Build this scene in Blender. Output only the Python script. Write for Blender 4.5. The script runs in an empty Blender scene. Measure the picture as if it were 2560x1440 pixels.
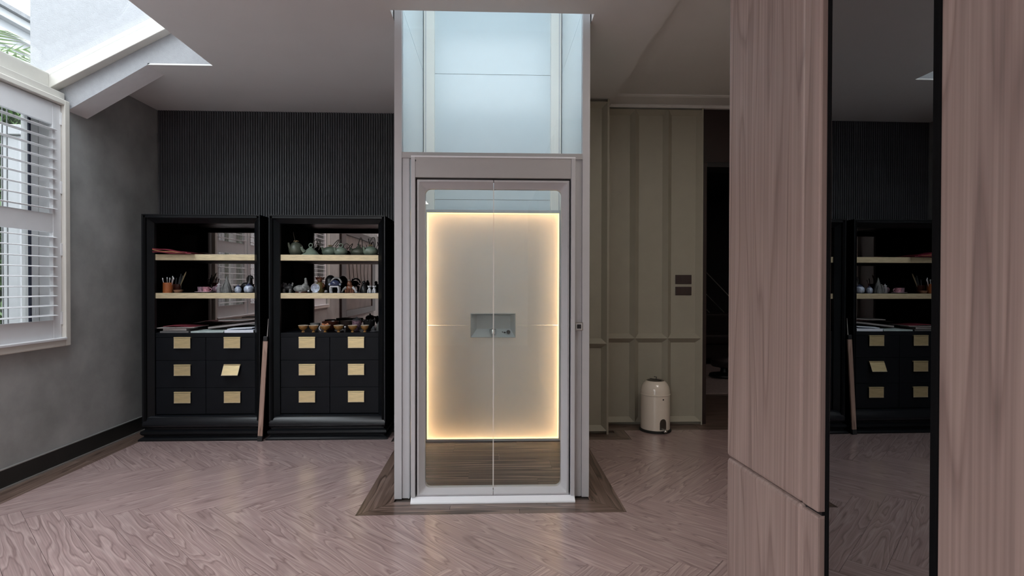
import bpy, bmesh, math, random
from mathutils import Vector, Matrix, Euler
random.seed(11)
C = bpy.context.scene
COL = C.collection
PI = math.pi

# ------------------------------------------------------------------ camera
YAW, PITCH, ROLL = .0359, .00873, .00179
def cam_matrix():
    cy, sy = math.cos(YAW), math.sin(YAW); cp, sp = math.cos(PITCH), math.sin(PITCH); cr, sr = math.cos(ROLL), math.sin(ROLL)
    W = Matrix(((1,0,0),(0,0,-1),(0,1,0)))
    Y = Matrix(((cy,0,-sy),(0,1,0),(sy,0,cy)))
    P = Matrix(((1,0,0),(0,cp,-sp),(0,sp,cp)))
    R = Matrix(((cr,-sr,0),(sr,cr,0),(0,0,1)))
    return R @ P @ Y @ W
_R = cam_matrix()
cd = bpy.data.cameras.new('camera'); cam = bpy.data.objects.new('camera', cd); COL.objects.link(cam)
cd.sensor_width = 36; cd.lens = 36 * 1357 / 2560; cd.clip_start = .02; cd.clip_end = 300
m = Matrix((_R[0], -_R[1], -_R[2])).transposed().to_4x4()
m.translation = (0, 0, 1.33)
cam.matrix_world = m
C.camera = cam

# ------------------------------------------------------------------ world, light, exposure
w = bpy.data.worlds.new('sky'); C.world = w; w.use_nodes = True
nt = w.node_tree; nt.nodes.clear()
out = nt.nodes.new('ShaderNodeOutputWorld'); bg = nt.nodes.new('ShaderNodeBackground')
tc = nt.nodes.new('ShaderNodeTexCoord'); sep = nt.nodes.new('ShaderNodeSeparateXYZ'); rmp = nt.nodes.new('ShaderNodeValToRGB')
nt.links.new(tc.outputs['Generated'], sep.inputs[0]); nt.links.new(sep.outputs['Z'], rmp.inputs[0])
# overcast sky: the zenith is three times as bright as the horizon
rmp.color_ramp.elements[0].position = 0.0; rmp.color_ramp.elements[0].color = (.30, .335, .355, 1)
rmp.color_ramp.elements[1].position = 1.0; rmp.color_ramp.elements[1].color = (.93, .98, 1.03, 1)
nt.links.new(rmp.outputs[0], bg.inputs[0]); bg.inputs[1].default_value = 8.6
nt.links.new(bg.outputs[0], out.inputs[0])
C.view_settings.view_transform = 'Standard'; C.view_settings.look = 'None'
C.view_settings.exposure = 0.0; C.view_settings.gamma = 1; C.view_settings.use_curve_mapping = False
C.cycles.use_denoising = True
C.cycles.max_bounces = 10; C.cycles.diffuse_bounces = 6; C.cycles.glossy_bounces = 6
C.cycles.transparent_max_bounces = 24; C.cycles.transmission_bounces = 8
C.cycles.caustics_reflective = False; C.cycles.caustics_refractive = False
LED_W = 140.0
FILL_W = 14.0  # strength of the fill lamps added behind the camera
FILL_SIDE = 15.0  # strength of the fill lamp added in the side bay

# light portals help the sampler find the sky; they give no light of their own
def portal(name, loc, rot, sx, sy):
    l = bpy.data.lights.new(name, 'AREA'); l.shape = 'RECTANGLE'; l.size = sx; l.size_y = sy
    l.cycles.is_portal = True
    o = bpy.data.objects.new(name, l); COL.objects.link(o); o.location = loc; o.rotation_euler = rot
portal('window_portal', (-3.46, 2.1, 1.76), (0, -PI/2, 0), 1.9, 4.1)
portal('skylight_portal', (-2.75, -.35, 3.22), (0, math.radians(-28), 0), 1.6, 9.0)
portal('rear_portal', (-2.3, -5.25, 1.4), (PI/2, 0, 0), 1.2, 2.7)
portal('shaft_portal', (0, 3.95, 5.3), (0, 0, 0), 1.3, 1.3)

# ------------------------------------------------------------------ materials
def new_mat(name):
    mt = bpy.data.materials.new(name); mt.use_nodes = True
    n = mt.node_tree; b = n.nodes['Principled BSDF']
    return mt, n, b
def mat(name, col, rough=.5, metal=0, spec=.5, coat=0, noise=0, nscale=8, bump=0, bscale=60, stretch=(1,1,1), emit=None, trans=0):
    mt, n, b = new_mat(name)
    b.inputs['Base Color'].default_value = (*col, 1); b.inputs['Roughness'].default_value = rough
    b.inputs['Metallic'].default_value = metal; b.inputs['Specular IOR Level'].default_value = spec
    b.inputs['Coat Weight'].default_value = coat; b.inputs['Coat Roughness'].default_value = .08
    if trans: b.inputs['Transmission Weight'].default_value = trans
    if emit:
        b.inputs['Emission Color'].default_value = (*emit[0], 1); b.inputs['Emission Strength'].default_value = emit[1]
    if noise or bump:
        t = n.nodes.new('ShaderNodeTexCoord'); mp = n.nodes.new('ShaderNodeMapping'); mp.inputs['Scale'].default_value = stretch
        n.links.new(t.outputs['Object'], mp.inputs[0])
    if noise:
        ns = n.nodes.new('ShaderNodeTexNoise'); ns.inputs['Scale'].default_value = nscale; ns.inputs['Detail'].default_value = 6
        ns.inputs['Roughness'].default_value = .6
        n.links.new(mp.outputs[0], ns.inputs['Vector'])
        rp = n.nodes.new('ShaderNodeValToRGB'); e = rp.color_ramp.elements
        e[0].position = .3; e[1].position = .72
        e[0].color = (*[c*(1-noise) for c in col], 1); e[1].color = (*[min(1, c*(1+noise)) for c in col], 1)
        n.links.new(ns.outputs['Fac'], rp.inputs[0]); n.links.new(rp.outputs[0], b.inputs['Base Color'])
    if bump:
        n2 = n.nodes.new('ShaderNodeTexNoise'); n2.inputs['Scale'].default_value = bscale; n2.inputs['Detail'].default_value = 4
        n.links.new(mp.outputs[0], n2.inputs['Vector'])
        bp = n.nodes.new('ShaderNodeBump'); bp.inputs['Strength'].default_value = bump; bp.inputs['Distance'].default_value = .004
        n.links.new(n2.outputs['Fac'], bp.inputs['Height']); n.links.new(bp.outputs[0], b.inputs['Normal'])
    return mt
def wood(name, dark, mid, light, axis='X', rough=.4, rings=11, long=1.1, cross=7.5, vary=.07, fibre=.5, spec=.5, distort=.35, coat=0):
    """veneer grain: contour lines of a stretched noise (cathedrals) plus fine fibres; every board takes its own piece"""
    mt, n, b = new_mat(name); N = n.nodes.new; L = n.links.new
    t = N('ShaderNodeTexCoord'); oi = N('ShaderNodeObjectInfo')
    mul = N('ShaderNodeMath'); mul.operation = 'MULTIPLY'; mul.inputs[1].default_value = 37.0; L(oi.outputs['Random'], mul.inputs[0])
    add = N('ShaderNodeVectorMath'); add.operation = 'ADD'; L(t.outputs['Object'], add.inputs[0]); L(mul.outputs[0], add.inputs[1])
    def mapped(l, c):
        mp = N('ShaderNodeMapping'); s = [c, c, c]; s['XYZ'.index(axis)] = l
        mp.inputs['Scale'].default_value = s; L(add.outputs[0], mp.inputs[0]); return mp
    m1 = mapped(long, cross); n1 = N('ShaderNodeTexNoise'); n1.inputs['Scale'].default_value = 1; n1.inputs['Detail'].default_value = 2.5
    n1.inputs['Roughness'].default_value = .45; n1.inputs['Distortion'].default_value = distort
    L(m1.outputs[0], n1.inputs['Vector'])
    r = N('ShaderNodeMath'); r.operation = 'MULTIPLY'; r.inputs[1].default_value = rings; L(n1.outputs['Fac'], r.inputs[0])
    fr = N('ShaderNodeMath'); fr.operation = 'FRACT'; L(r.outputs[0], fr.inputs[0])
    rp = N('ShaderNodeValToRGB'); e = rp.color_ramp.elements
    e[0].position = 0; e[0].color = (*mid, 1); e[1].position = 1; e[1].color = (*mid, 1)
    for p, c in ((.12, light), (.45, mid), (.78, mid), (.93, dark)):
        x = e.new(p); x.color = (*c, 1)
    L(fr.outputs[0], rp.inputs[0])
    m2 = mapped(long*3, cross*26); n2 = N('ShaderNodeTexNoise'); n2.inputs['Scale'].default_value = 1; n2.inputs['Detail'].default_value = 2
    L(m2.outputs[0], n2.inputs['Vector'])
    fb = N('ShaderNodeMapRange'); fb.inputs['From Min'].default_value = .3; fb.inputs['From Max'].default_value = .7
    fb.inputs['To Min'].default_value = 1 - fibre*.35; fb.inputs['To Max'].default_value = 1 + fibre*.25; L(n2.outputs['Fac'], fb.inputs[0])
    vr = N('ShaderNodeMapRange'); vr.inputs['To Min'].default_value = 1 - vary; vr.inputs['To Max'].default_value = 1 + vary; L(oi.outputs['Random'], vr.inputs[0])
    mm = N('ShaderNodeMath'); mm.operation = 'MULTIPLY'; L(fb.outputs[0], mm.inputs[0]); L(vr.outputs[0], mm.inputs[1])
    sc = N('ShaderNodeVectorMath'); sc.operation = 'SCALE'; L(rp.outputs[0], sc.inputs[0]); L(mm.outputs[0], sc.inputs['Scale'])
    L(sc.outputs[0], b.inputs['Base Color'])
    b.inputs['Roughness'].default_value = rough; b.inputs['Specular IOR Level'].default_value = spec
    b.inputs['Coat Weight'].default_value = coat; b.inputs['Coat Roughness'].default_value = .18
    bp = N('ShaderNodeBump'); bp.inputs['Strength'].default_value = .12; bp.inputs['Distance'].default_value = .002
    L(n2.outputs['Fac'], bp.inputs['Height']); L(bp.outputs[0], b.inputs['Normal'])
    return mt
def glass(name, tint=(.96, .98, .97), gloss=1.0, ior=1.5):
    mt = bpy.data.materials.new(name); mt.use_nodes = True; n = mt.node_tree; n.nodes.clear(); N = n.nodes.new
    o = N('ShaderNodeOutputMaterial'); mx = N('ShaderNodeMixShader'); tr = N('ShaderNodeBsdfTransparent'); gl = N('ShaderNodeBsdfGlossy'); f = N('ShaderNodeMapRange'); lw = N('ShaderNodeLayerWeight'); pw_ = N('ShaderNodeMath'); pw_.operation = 'POWER'; pw_.inputs[1].default_value = 5.0
    n.links.new(lw.outputs['Facing'], pw_.inputs[0]); n.links.new(pw_.outputs[0], f.inputs[0]); f.inputs['To Min'].default_value = ((ior-1)/(ior+1))**2; f.inputs['To Max'].default_value = 1
    lw.inputs[0].default_value = .5; tr.inputs[0].default_value = (*tint, 1); gl.inputs['Roughness'].default_value = 0
    gl.inputs['Color'].default_value = (gloss, gloss, gloss, 1)
    n.links.new(f.outputs[0], mx.inputs[0]); n.links.new(tr.outputs[0], mx.inputs[1]); n.links.new(gl.outputs[0], mx.inputs[2]); n.links.new(mx.outputs[0], o.inputs[0])
    return mt
def diffuser(name, col):
    mt = bpy.data.materials.new(name); mt.use_nodes = True; n = mt.node_tree; n.nodes.clear(); N = n.nodes.new
    o = N('ShaderNodeOutputMaterial'); mx = N('ShaderNodeMixShader'); d = N('ShaderNodeBsdfDiffuse'); t = N('ShaderNodeBsdfTranslucent')
    d.inputs[0].default_value = (*col, 1); t.inputs[0].default_value = (*col, 1); mx.inputs[0].default_value = .36
    gl = N('ShaderNodeBsdfGlossy'); gl.inputs['Roughness'].default_value = .12; m2 = N('ShaderNodeMixShader'); f = N('ShaderNodeFresnel'); f.inputs[0].default_value = 1.4
    n.links.new(d.outputs[0], mx.inputs[1]); n.links.new(t.outputs[0], mx.inputs[2])
    n.links.new(f.outputs[0], m2.inputs[0]); n.links.new(mx.outputs[0], m2.inputs[1]); n.links.new(gl.outputs[0], m2.inputs[2]); n.links.new(m2.outputs[0], o.inputs[0])
    return mt
def tinted_mirror(name, col, rough=0.0):
    mt = bpy.data.materials.new(name); mt.use_nodes = True; n = mt.node_tree; n.nodes.clear(); N = n.nodes.new
    o = N('ShaderNodeOutputMaterial'); g = N('ShaderNodeBsdfGlossy'); g.inputs['Color'].default_value = (*col, 1); g.inputs['Roughness'].default_value = rough
    n.links.new(g.outputs[0], o.inputs[0]); return mt

M = {}
M['ceiling'] = mat('ceiling_paint', (.72, .71, .70), .9, noise=.03, nscale=1.5)
M['plaster'] = mat('grey_plaster', (.34, .342, .335), .75, noise=.22, nscale=2.6, bump=.15, bscale=30, spec=.3)
M['render'] = mat('white_render', (.34, .345, .362), .95, noise=.05, nscale=30, bump=.6, bscale=140)
M['white_wall'] = mat('white_paint', (.82, .82, .83), .8, noise=.02, nscale=20)
M['cream_frame'] = mat('cream_frame_paint', (.56, .54, .50), .5, noise=.03, nscale=12)
M['shutter'] = mat('shutter_paint', (.74, .74, .76), .45, noise=.02, nscale=10)
M['trim_warm'] = mat('window_trim_paint', (.66, .63, .58), .5, noise=.03, nscale=9)
M['slat'] = mat('black_ribbed_wall', (.075, .076, .084), .5, noise=.12, nscale=6, spec=.4)
M['black_lacquer'] = mat('black_lacquer', (.005, .0056, .007), .30, noise=.15, nscale=5, spec=.3)
M['black_inside'] = mat('black_cabinet_inside', (.0045, .0045, .005), .8, spec=.05)
M['black_gloss'] = mat('black_gloss_moulding', (.006, .0068, .009), .26, spec=.4)
M['black_drawer'] = mat('black_drawer_front', (.005, .0058, .008), .5, noise=.2, nscale=9, spec=.18)
M['black_metal'] = mat('black_metal', (.012, .012, .014), .35, spec=.5)
M['brass'] = mat('brushed_brass', (.80, .64, .36), .42, metal=.75, noise=.15, nscale=7, stretch=(2, 10, 30))
M['brass_edge'] = mat('brass_shelf_edge', (.70, .58, .38), .5, metal=.6, noise=.16, nscale=5, stretch=(3, 20, 20))
M['cabinet_glass'] = tinted_mirror('bronze_mirror', (.37, .32, .305))
M['wall_mirror'] = tinted_mirror('smoked_mirror', (.27, .275, .275))
M['floor'] = wood('floor_oak', (.27, .18, .172), (.40, .282, .270), (.50, .372, .352), 'X', .28, rings=15, long=.85, cross=7.0, vary=.05, distort=.2, coat=.7)
M['border'] = wood('dark_border_oak', (.055, .033, .025), (.15, .098, .077), (.25, .17, .14), 'X', .34, rings=8, long=.7, cross=9, vary=.12, coat=.4)
M['cabin_floor'] = wood('cabin_floor_oak', (.012, .009, .008), (.085, .060, .050), (.27, .205, .172), 'X', .5, rings=8, long=.3, cross=8.5, vary=.15, fibre=1.0, distort=.15)
M['column'] = wood('walnut_panel', (.215, .150, .132), (.285, .204, .182), (.315, .230, .205), 'Z', .45, rings=9, long=.5, cross=6, vary=.02, fibre=.55, distort=.25)
M['subfloor'] = mat('screed', (.10, .08, .07), .9, noise=.1, nscale=4)
M['lift_white'] = mat('lift_powder_coat', (.57, .57, .59), .38, noise=.015, nscale=15, spec=.5)
M['lift_grey'] = mat('lift_grey_coat', (.46, .45, .45), .4, noise=.015, nscale=15)
M['sill_white'] = mat('sill_coat', (.88, .89, .93), .35)
M['shaft_white'] = mat('shaft_gloss_panel', (.71, .785, .82), .2, noise=.01, nscale=10, spec=.6)
M['rail'] = mat('shaft_rail_paint', (.90, .87, .81), .4, noise=.01, nscale=12)
M['glass'] = glass('clear_glass', (.975, .985, .985))
M['roof_glass'] = glass('tinted_roof_glass', (.33, .345, .355))
M['door_glass'] = glass('door_glass', (.97, .985, .975), gloss=.75)
M['glass_edge'] = mat('glass_edge', (.82, .80, .76), .25)
M['diffuser'] = diffuser('frosted_acrylic', (.93, .92, .91))
M['box_white'] = mat('light_box_white', (.62, .61, .60), .8)
M['led'] = mat('led_strip', (1, .8, .5), .5, emit=((1.0, .67, .38), LED_W))
M['lamp'] = mat('fill_panel', (.9, .9, .9), .5, emit=((1.0, .955, .93), FILL_W))
M['fill_side'] = mat('side_fill_panel', (.9, .9, .9), .5, emit=((1.0, .93, .85), FILL_SIDE))
M['fill_dim'] = mat('dim_fill_panel', (.9, .9, .9), .5, emit=((1.0, .85, .8), 2.0))  # glow of the lamp added in the next room
M['led_line'] = mat('led_line', (1, .8, .4), .5, emit=((1.0, .70, .30), 2.3))
M['alu'] = mat('satin_aluminium', (.62, .60, .58), .35, metal=.6, noise=.02, nscale=20)
M['chrome'] = mat('chrome', (.8, .8, .8), .12, metal=1)
M['dark'] = mat('black_plastic', (.012, .012, .013), .4)
M['niche'] = mat('niche_plastic', (.46, .49, .49), .5, noise=.02, nscale=20)
M['panel'] = mat('cream_panel_paint', (.37, .345, .28), .55, noise=.04, nscale=6)
M['portal'] = mat('dark_brown_lacquer', (.020, .009, .008), .5, noise=.2, nscale=5)
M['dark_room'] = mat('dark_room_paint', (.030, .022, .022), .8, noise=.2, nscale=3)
M['rug'] = mat('pale_rug', (.42, .33, .31), .95, noise=.15, nscale=40)
M['sofa'] = mat('dark_leather', (.03, .018, .017), .5, noise=.2, nscale=20)
M['switch'] = mat('brown_switch', (.050, .032, .030), .4, noise=.08, nscale=30, stretch=(1, 1, 20))
M['bin'] = mat('almond_enamel', (.82, .73, .63), .22, spec=.6, coat=.4, noise=.02, nscale=10)
M['rubber'] = mat('black_rubber', (.012, .011, .011), .6)
M['bin_lid'] = mat('bin_flap_steel', (.10, .085, .07), .35, metal=.6)
M['baseboard'] = mat('black_baseboard', (.020, .020, .019), .45, noise=.1, nscale=6)
M['steel_trim'] = mat('baseboard_trim_metal', (.55, .55, .54), .35, metal=.7)
M['stick'] = wood('stick_wood', (.20, .12, .09), (.36, .235, .185), (.44, .30, .24), 'Z', .45, rings=6, long=1, cross=20, vary=.02)
M['hedge'] = mat('hedge_leaf', (.085, .15, .05), .6, noise=.5, nscale=5)
M['hedge_core'] = mat('hedge_core', (.02, .03, .012), .9, noise=.3, nscale=6)
M['palm'] = mat('palm_leaf', (.22, .33, .13), .5, noise=.3, nscale=6)
M['bark'] = mat('palm_bark', (.16, .12, .08), .9, noise=.3, nscale=14)
M['roof_grey'] = mat('roof_tile_grey', (.20, .20, .21), .8, noise=.2, nscale=12)
M['house'] = mat('house_white', (.42, .42, .44), .9, noise=.03, nscale=5)
M['cornice'] = mat('house_cornice', (.42, .42, .44), .9, noise=.04, nscale=8)
M['garden_white'] = mat('garden_white_paint', (.42, .42, .44), .8, noise=.04, nscale=8)
M['ground'] = mat('paving', (.30, .29, .27), .9, noise=.2, nscale=3)
M['bar'] = mat('grille_bar_paint', (.22, .22, .23), .45)
M['navy'] = mat('navy_window_gasket', (.015, .02, .045), .5)
M['celadon'] = mat('celadon_glaze', (.21, .265, .205), .38, spec=.5, coat=.15, noise=.25, nscale=16)
M['celadon_dark'] = mat('dark_olive_glaze', (.12, .135, .10), .4, spec=.5, coat=.1, noise=.25, nscale=14)
M['handle_dark'] = mat('bronze_handle', (.05, .042, .034), .4, noise=.2, nscale=30)
M['red_cloth'] = mat('red_satin', (.16, .013, .026), .4, noise=.35, nscale=14, spec=.5)
M['red_paper'] = mat('red_card', (.20, .025, .04), .6, noise=.1, nscale=20)
M['gold_cloth'] = mat('rust_cloth', (.30, .12, .055), .5, noise=.3, nscale=20)
M['paper'] = mat('white_paper', (.78, .82, .90), .8, noise=.05, nscale=12)
M['paper_green'] = mat('grey_green_paper', (.46, .54, .53), .8, noise=.25, nscale=8)
M['paper_grey'] = mat('warm_grey_paper', (.36, .32, .31), .8, noise=.15, nscale=9)
M['book_brown'] = mat('dark_brown_cover', (.035, .022, .018), .5, noise=.2, nscale=9)
M['mag_grey'] = mat('grey_tray', (.12, .115, .115), .5)
M['leather'] = mat('orange_leather', (.30, .085, .022), .5, noise=.2, nscale=12)
M['clay'] = mat('brown_clay', (.24, .12, .07), .55, noise=.2, nscale=14)
M['steel'] = mat('steel_pen', (.55, .55, .56), .3, metal=.8)
M['brush'] = mat('dark_brush', (.05, .055, .06), .6)
M['straw'] = mat('straw', (.35, .27, .15), .7)
M['pink'] = mat('pink_porcelain', (.48, .22, .27), .3, noise=.6, nscale=60, coat=.3)
M['mauve'] = mat('mauve_porcelain', (.25, .15, .19), .3, noise=.7, nscale=55, coat=.3)
M['saucer'] = mat('rose_saucer', (.44, .33, .35), .3, coat=.3)
M['jar'] = mat('grey_glass_jar', (.32, .30, .31), .15, noise=.5, nscale=40)
M['stone'] = mat('grey_stone', (.16, .16, .155), .7, noise=.4, nscale=30)
M['ebony'] = mat('black_ebony', (.012, .011, .012), .35)
M['bluewhite'] = mat('blue_and_white_glaze', (.42, .47, .60), .25, noise=.75, nscale=38, coat=.4)
M['white_glaze'] = mat('white_glaze', (.62, .62, .64), .25, noise=.08, nscale=20, coat=.4)
M['blue_glaze'] = mat('deep_blue_glaze', (.045, .055, .12), .25, noise=.3, nscale=30, coat=.4)
M['grey_ceramic'] = mat('speckled_grey_ceramic', (.25, .25, .24), .5, noise=.8, nscale=50)
M['dark_ceramic'] = mat('dark_grey_ceramic', (.06, .06, .065), .45, noise=.7, nscale=45)
M['amber'] = mat('amber_glaze', (.34, .17, .05), .25, noise=.35, nscale=22, coat=.5)
M['amber_dark'] = mat('dark_red_lacquer', (.075, .020, .012), .3, coat=.4)
M['cream_glaze'] = mat('cream_rim', (.60, .53, .42), .3, coat=.3)
M['orange'] = mat('orange_flower', (.62, .25, .12), .5, noise=.2, nscale=40)
M['brown_glaze'] = mat('red_brown_glaze', (.17, .062, .030), .35, noise=.5, nscale=45, coat=.2)
M['olive_gold'] = mat('olive_gold_glaze', (.17, .125, .035), .35, noise=.4, nscale=30)
M['canvas'] = mat('muted_canvas', (.14, .115, .105), .7, noise=.35, nscale=3)
M['branch'] = mat('painted_branch', (.045, .04, .035), .7)

# ------------------------------------------------------------------ mesh helpers
class MB:
    def __init__(s): s.v = []; s.f = []
    def add(s, vs, fs):
        o = len(s.v); s.v += [tuple(x) for x in vs]; s.f += [tuple(i + o for i in f) for f in fs]; return s
    def box(s, x0, x1, y0, y1, z0, z1):
        return s.add([(x0,y0,z0),(x1,y0,z0),(x1,y1,z0),(x0,y1,z0),(x0,y0,z1),(x1,y0,z1),(x1,y1,z1),(x0,y1,z1)],
                     [(3,2,1,0),(4,5,6,7),(0,1,5,4),(1,2,6,5),(2,3,7,6),(3,0,4,7)])
    def prism(s, poly, axis, a, b):
        """poly in the two other axes (in xyz order), extruded from a to b along axis"""
        n = len(poly)
        def pt(p, t):
            return (t, p[0], p[1]) if axis == 'x' else (p[0], t, p[1]) if axis == 'y' else (p[0], p[1], t)
        vs = [pt(p, a) for p in poly] + [pt(p, b) for p in poly]
        return s.add(vs, [tuple(range(n))[::-1], tuple(range(n, 2*n))] + [(i, (i+1) % n, n+(i+1) % n, n+i) for i in range(n)])
    def lathe(s, prof, c=(0,0,0), seg=24, sx=1, sy=1, axis='z', ring=False):
        vs = []; n = len(prof)
        for (r, h) in prof:
            for k in range(seg):
                a = 2*PI*k/seg; x, y = r*math.cos(a)*sx, r*math.sin(a)*sy
                p = (x, y, h) if axis == 'z' else (x, h, y) if axis == 'y' else (h, x, y)
                vs.append((p[0]+c[0], p[1]+c[1], p[2]+c[2]))
        fs = [(i*seg+k, i*seg+(k+1) % seg, (i+1)*seg+(k+1) % seg, (i+1)*seg+k) for i in range(n-1) for k in range(seg)]
        if ring: fs += [((n-1)*seg+k, (n-1)*seg+(k+1) % seg, (k+1) % seg, k) for k in range(seg)]
        else: fs += [tuple(range(seg))[::-1], tuple((n-1)*seg+k for k in range(seg))]
        return s.add(vs, fs)
    def ball(s, c, rx, ry=None, rz=None, seg=14, rings=9):
        ry = ry or rx; rz = rz or rx
        prof = [(math.sin(PI*i/rings)*1.0 + 1e-4, -math.cos(PI*i/rings)*rz) for i in range(rings+1)]
        return s.lathe([(r, h) for r, h in prof], c, seg, rx, ry)
    def tube(s, pts, r, seg=8):
        pts = [Vector(p) for p in pts]; rs = r if isinstance(r, (list, tuple)) else [r]*len(pts); vs = []; n = len(pts)
        ref = None
        for i, p in enumerate(pts):
            t = (pts[min(i+1, n-1)] - pts[max(i-1, 0)]).normalized()
            if ref is None:
                ref = Vector((0,0,1)) if abs(t.z) < .9 else Vector((1,0,0))
            a = t.cross(ref).normalized(); b = a.cross(t).normalized(); ref = b
            for k in range(seg):
                q = 2*PI*k/seg; vs.append(p + (a*math.cos(q) + b*math.sin(q))*rs[i])
        fs = [(i*seg+k, i*seg+(k+1) % seg, (i+1)*seg+(k+1) % seg, (i+1)*seg+k) for i in range(n-1) for k in range(seg)]
        fs += [tuple(range(seg))[::-1], tuple((n-1)*seg+k for k in range(seg))]
        return s.add(vs, fs)
    def mesh(s, name, org=(0,0,0), smooth=False):
        me = bpy.data.meshes.new(name)
        me.from_pydata([(v[0]-org[0], v[1]-org[1], v[2]-org[2]) for v in s.v], [], s.f)
        bm = bmesh.new(); bm.from_mesh(me); bmesh.ops.recalc_face_normals(bm, faces=bm.faces); bm.to_mesh(me); bm.free()
        if smooth:
            for p in me.polygons: p.use_smooth = True
            me.set_sharp_from_angle(angle=math.radians(42))
        return me
    def build(s, name, m, parent=None, org=(0,0,0), bevel=0, smooth=False, seg=2):
        o = bpy.data.objects.new(name, s.mesh(name, org, smooth)); COL.objects.link(o)
        o.data.materials.append(m)
        if parent: o.parent = parent
        if bevel:
            b = o.modifiers.new('edge', 'BEVEL'); b.width = bevel; b.segments = seg; b.limit_method = 'ANGLE'; b.angle_limit = math.radians(40)
        return o
def B(*a): return MB().box(*a)
def struct(o): o['kind'] = 'structure'; return o
def tag(o, label, cat, group=None):
    o['label'] = label; o['category'] = cat
    if group: o['group'] = group
    return o
def thing(name, label, cat, loc=(0,0,0), rz=0, group=None):
    o = bpy.data.objects.new(name, None); COL.objects.link(o); o.empty_display_size = .05
    o.location = loc; o.rotation_euler = (0, 0, rz)
    return tag(o, label, cat, group)
def copy_tree(o, parent=None):
    c = o.copy(); COL.objects.link(c)
    if parent: c.parent = parent
    for ch in list(o.children): copy_tree(ch, c)
    return c
def inst(me, name, parent, loc, rot=(0,0,0), mt=None):
    o = bpy.data.objects.new(name, me); COL.objects.link(o); o.location = loc; o.rotation_euler = rot
    if parent: o.parent = parent
    if mt and not me.materials: me.materials.append(mt)
    return o

CEIL = 2.95; XL = -3.15; YB = 5.23
# ================================================================== SETTING
floor = struct(B(-3.41, 4.6, -5.2, 10.2, -.12, -.012).build('floor', M['subfloor']))
gnd = struct(B(-40, -3.41, -20, 45, -.3, -.12).build('ground', M['ground']))

# ---- herringbone planks
W_, N_ = .155, 7
L_ = W_*N_
gap = .0008
plank_me = B(gap, L_-gap, gap, W_-gap, -.012, 0).mesh('plank'); plank_me.materials.append(M['floor'])
rot0 = math.radians(1.2)
ang_u = -PI/4 + rot0
U = Vector((math.cos(ang_u), math.sin(ang_u))); V = Vector((-U.y, U.x))
ORG = Vector((0.0, 3.195))     # a point on the mid line of the row behind the lift front
X0F, X1F, Y0F, Y1F = -2.945, 2.7, .25, 4.86
HOLES = [(-.783, .783, 3.12, 4.75), (-.85, 1.19, 4.575, 5.3)]
def clip_mesh(quad_w, keep_rect, inv):
    """cut a plank (given by world corner points) to the floor field"""
    bm = bmesh.new()
    vs = [bm.verts.new((p[0], p[1], 0)) for p in quad_w]; bm.faces.new(vs)
    for co, no in (((keep_rect[0],0,0),(-1,0,0)), ((keep_rect[1],0,0),(1,0,0)), ((0,keep_rect[2],0),(0,-1,0)), ((0,keep_rect[3],0),(0,1,0))):
        bmesh.ops.bisect_plane(bm, geom=bm.verts[:]+bm.edges[:]+bm.faces[:], plane_co=co, plane_no=no, clear_outer=True)
    return bm
def place_plank(o2, du, dv, rz):
    """o2: lower corner in world, du: length dir, dv: width dir"""
    cs = [o2 + du*a + dv*b for a, b in ((gap, gap), (L_-gap, gap), (L_-gap, W_-gap), (gap, W_-gap))]
    xs = [c.x for c in cs]; ys = [c.y for c in cs]
    if max(xs) < X0F or min(xs) > X1F or max(ys) < Y0F or min(ys) > Y1F: return
    inside = min(xs) >= X0F and max(xs) <= X1F and min(ys) >= Y0F and max(ys) <= Y1F
    hit = any(max(xs) > h[0] and min(xs) < h[1] and max(ys) > h[2] and min(ys) < h[3] for h in HOLES)
    if inside and not hit:
        inst(plank_me, 'plank', floor, (o2.x, o2.y, 0), (0, 0, rz)); return
    bm = clip_mesh(cs, (X0F, X1F, Y0F, Y1F), None)
    if hit:
        for h in HOLES:
            # split along the hole's edges, drop what lies inside
            for co, no in (((h[0],0,0),(1,0,0)), ((h[1],0,0),(1,0,0)), ((0,h[2],0),(0,1,0)), ((0,h[3],0),(0,1,0))):
                bmesh.ops.bisect_plane(bm, geom=bm.verts[:]+bm.edges[:]+bm.faces[:], plane_co=co, plane_no=no)
            dead = []
            for f in bm.faces:
                c = f.calc_center_median()
                if h[0] < c.x < h[1] and h[2] < c.y < h[3]: dead.append(f)
            if dead: bmesh.ops.delete(bm, geom=dead, context='FACES')
    if not bm.faces: bm.free(); return
    ext = bmesh.ops.extrude_face_region(bm, geom=bm.faces[:])
    bmesh.ops.translate(bm, verts=[g for g in ext['geom'] if isinstance(g, bmesh.types.BMVert)], vec=(0, 0, -.012))
    bmesh.ops.recalc_face_normals(bm, faces=bm.faces)
    inv = (Matrix.Translation((o2.x, o2.y, 0)) @ Matrix.Rotation(rz, 4, 'Z')).inverted()
    bmesh.ops.transform(bm, matrix=inv, verts=bm.verts)
    me = bpy.data.meshes.new('plank'); bm.to_mesh(me); bm.free(); me.materials.append(M['floor'])
    inst(me, 'plank', floor, (o2.x, o2.y, 0), (0, 0, rz))
for i in range(-70, 71):
    for mm_ in range(-4, 5):
        p = ORG + U*((i + 2*N_*mm_)*W_) + V*(i*W_)
        place_plank(p, U, V, ang_u)
        q = ORG + U*(i*W_) + V*((i-2*N_+1+2*N_*mm_)*W_)
        # length runs along V, width along U: start at the far U corner so that the frame stays right handed
        place_plank(q + U*W_, V, -U, ang_u + PI/2)

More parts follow.
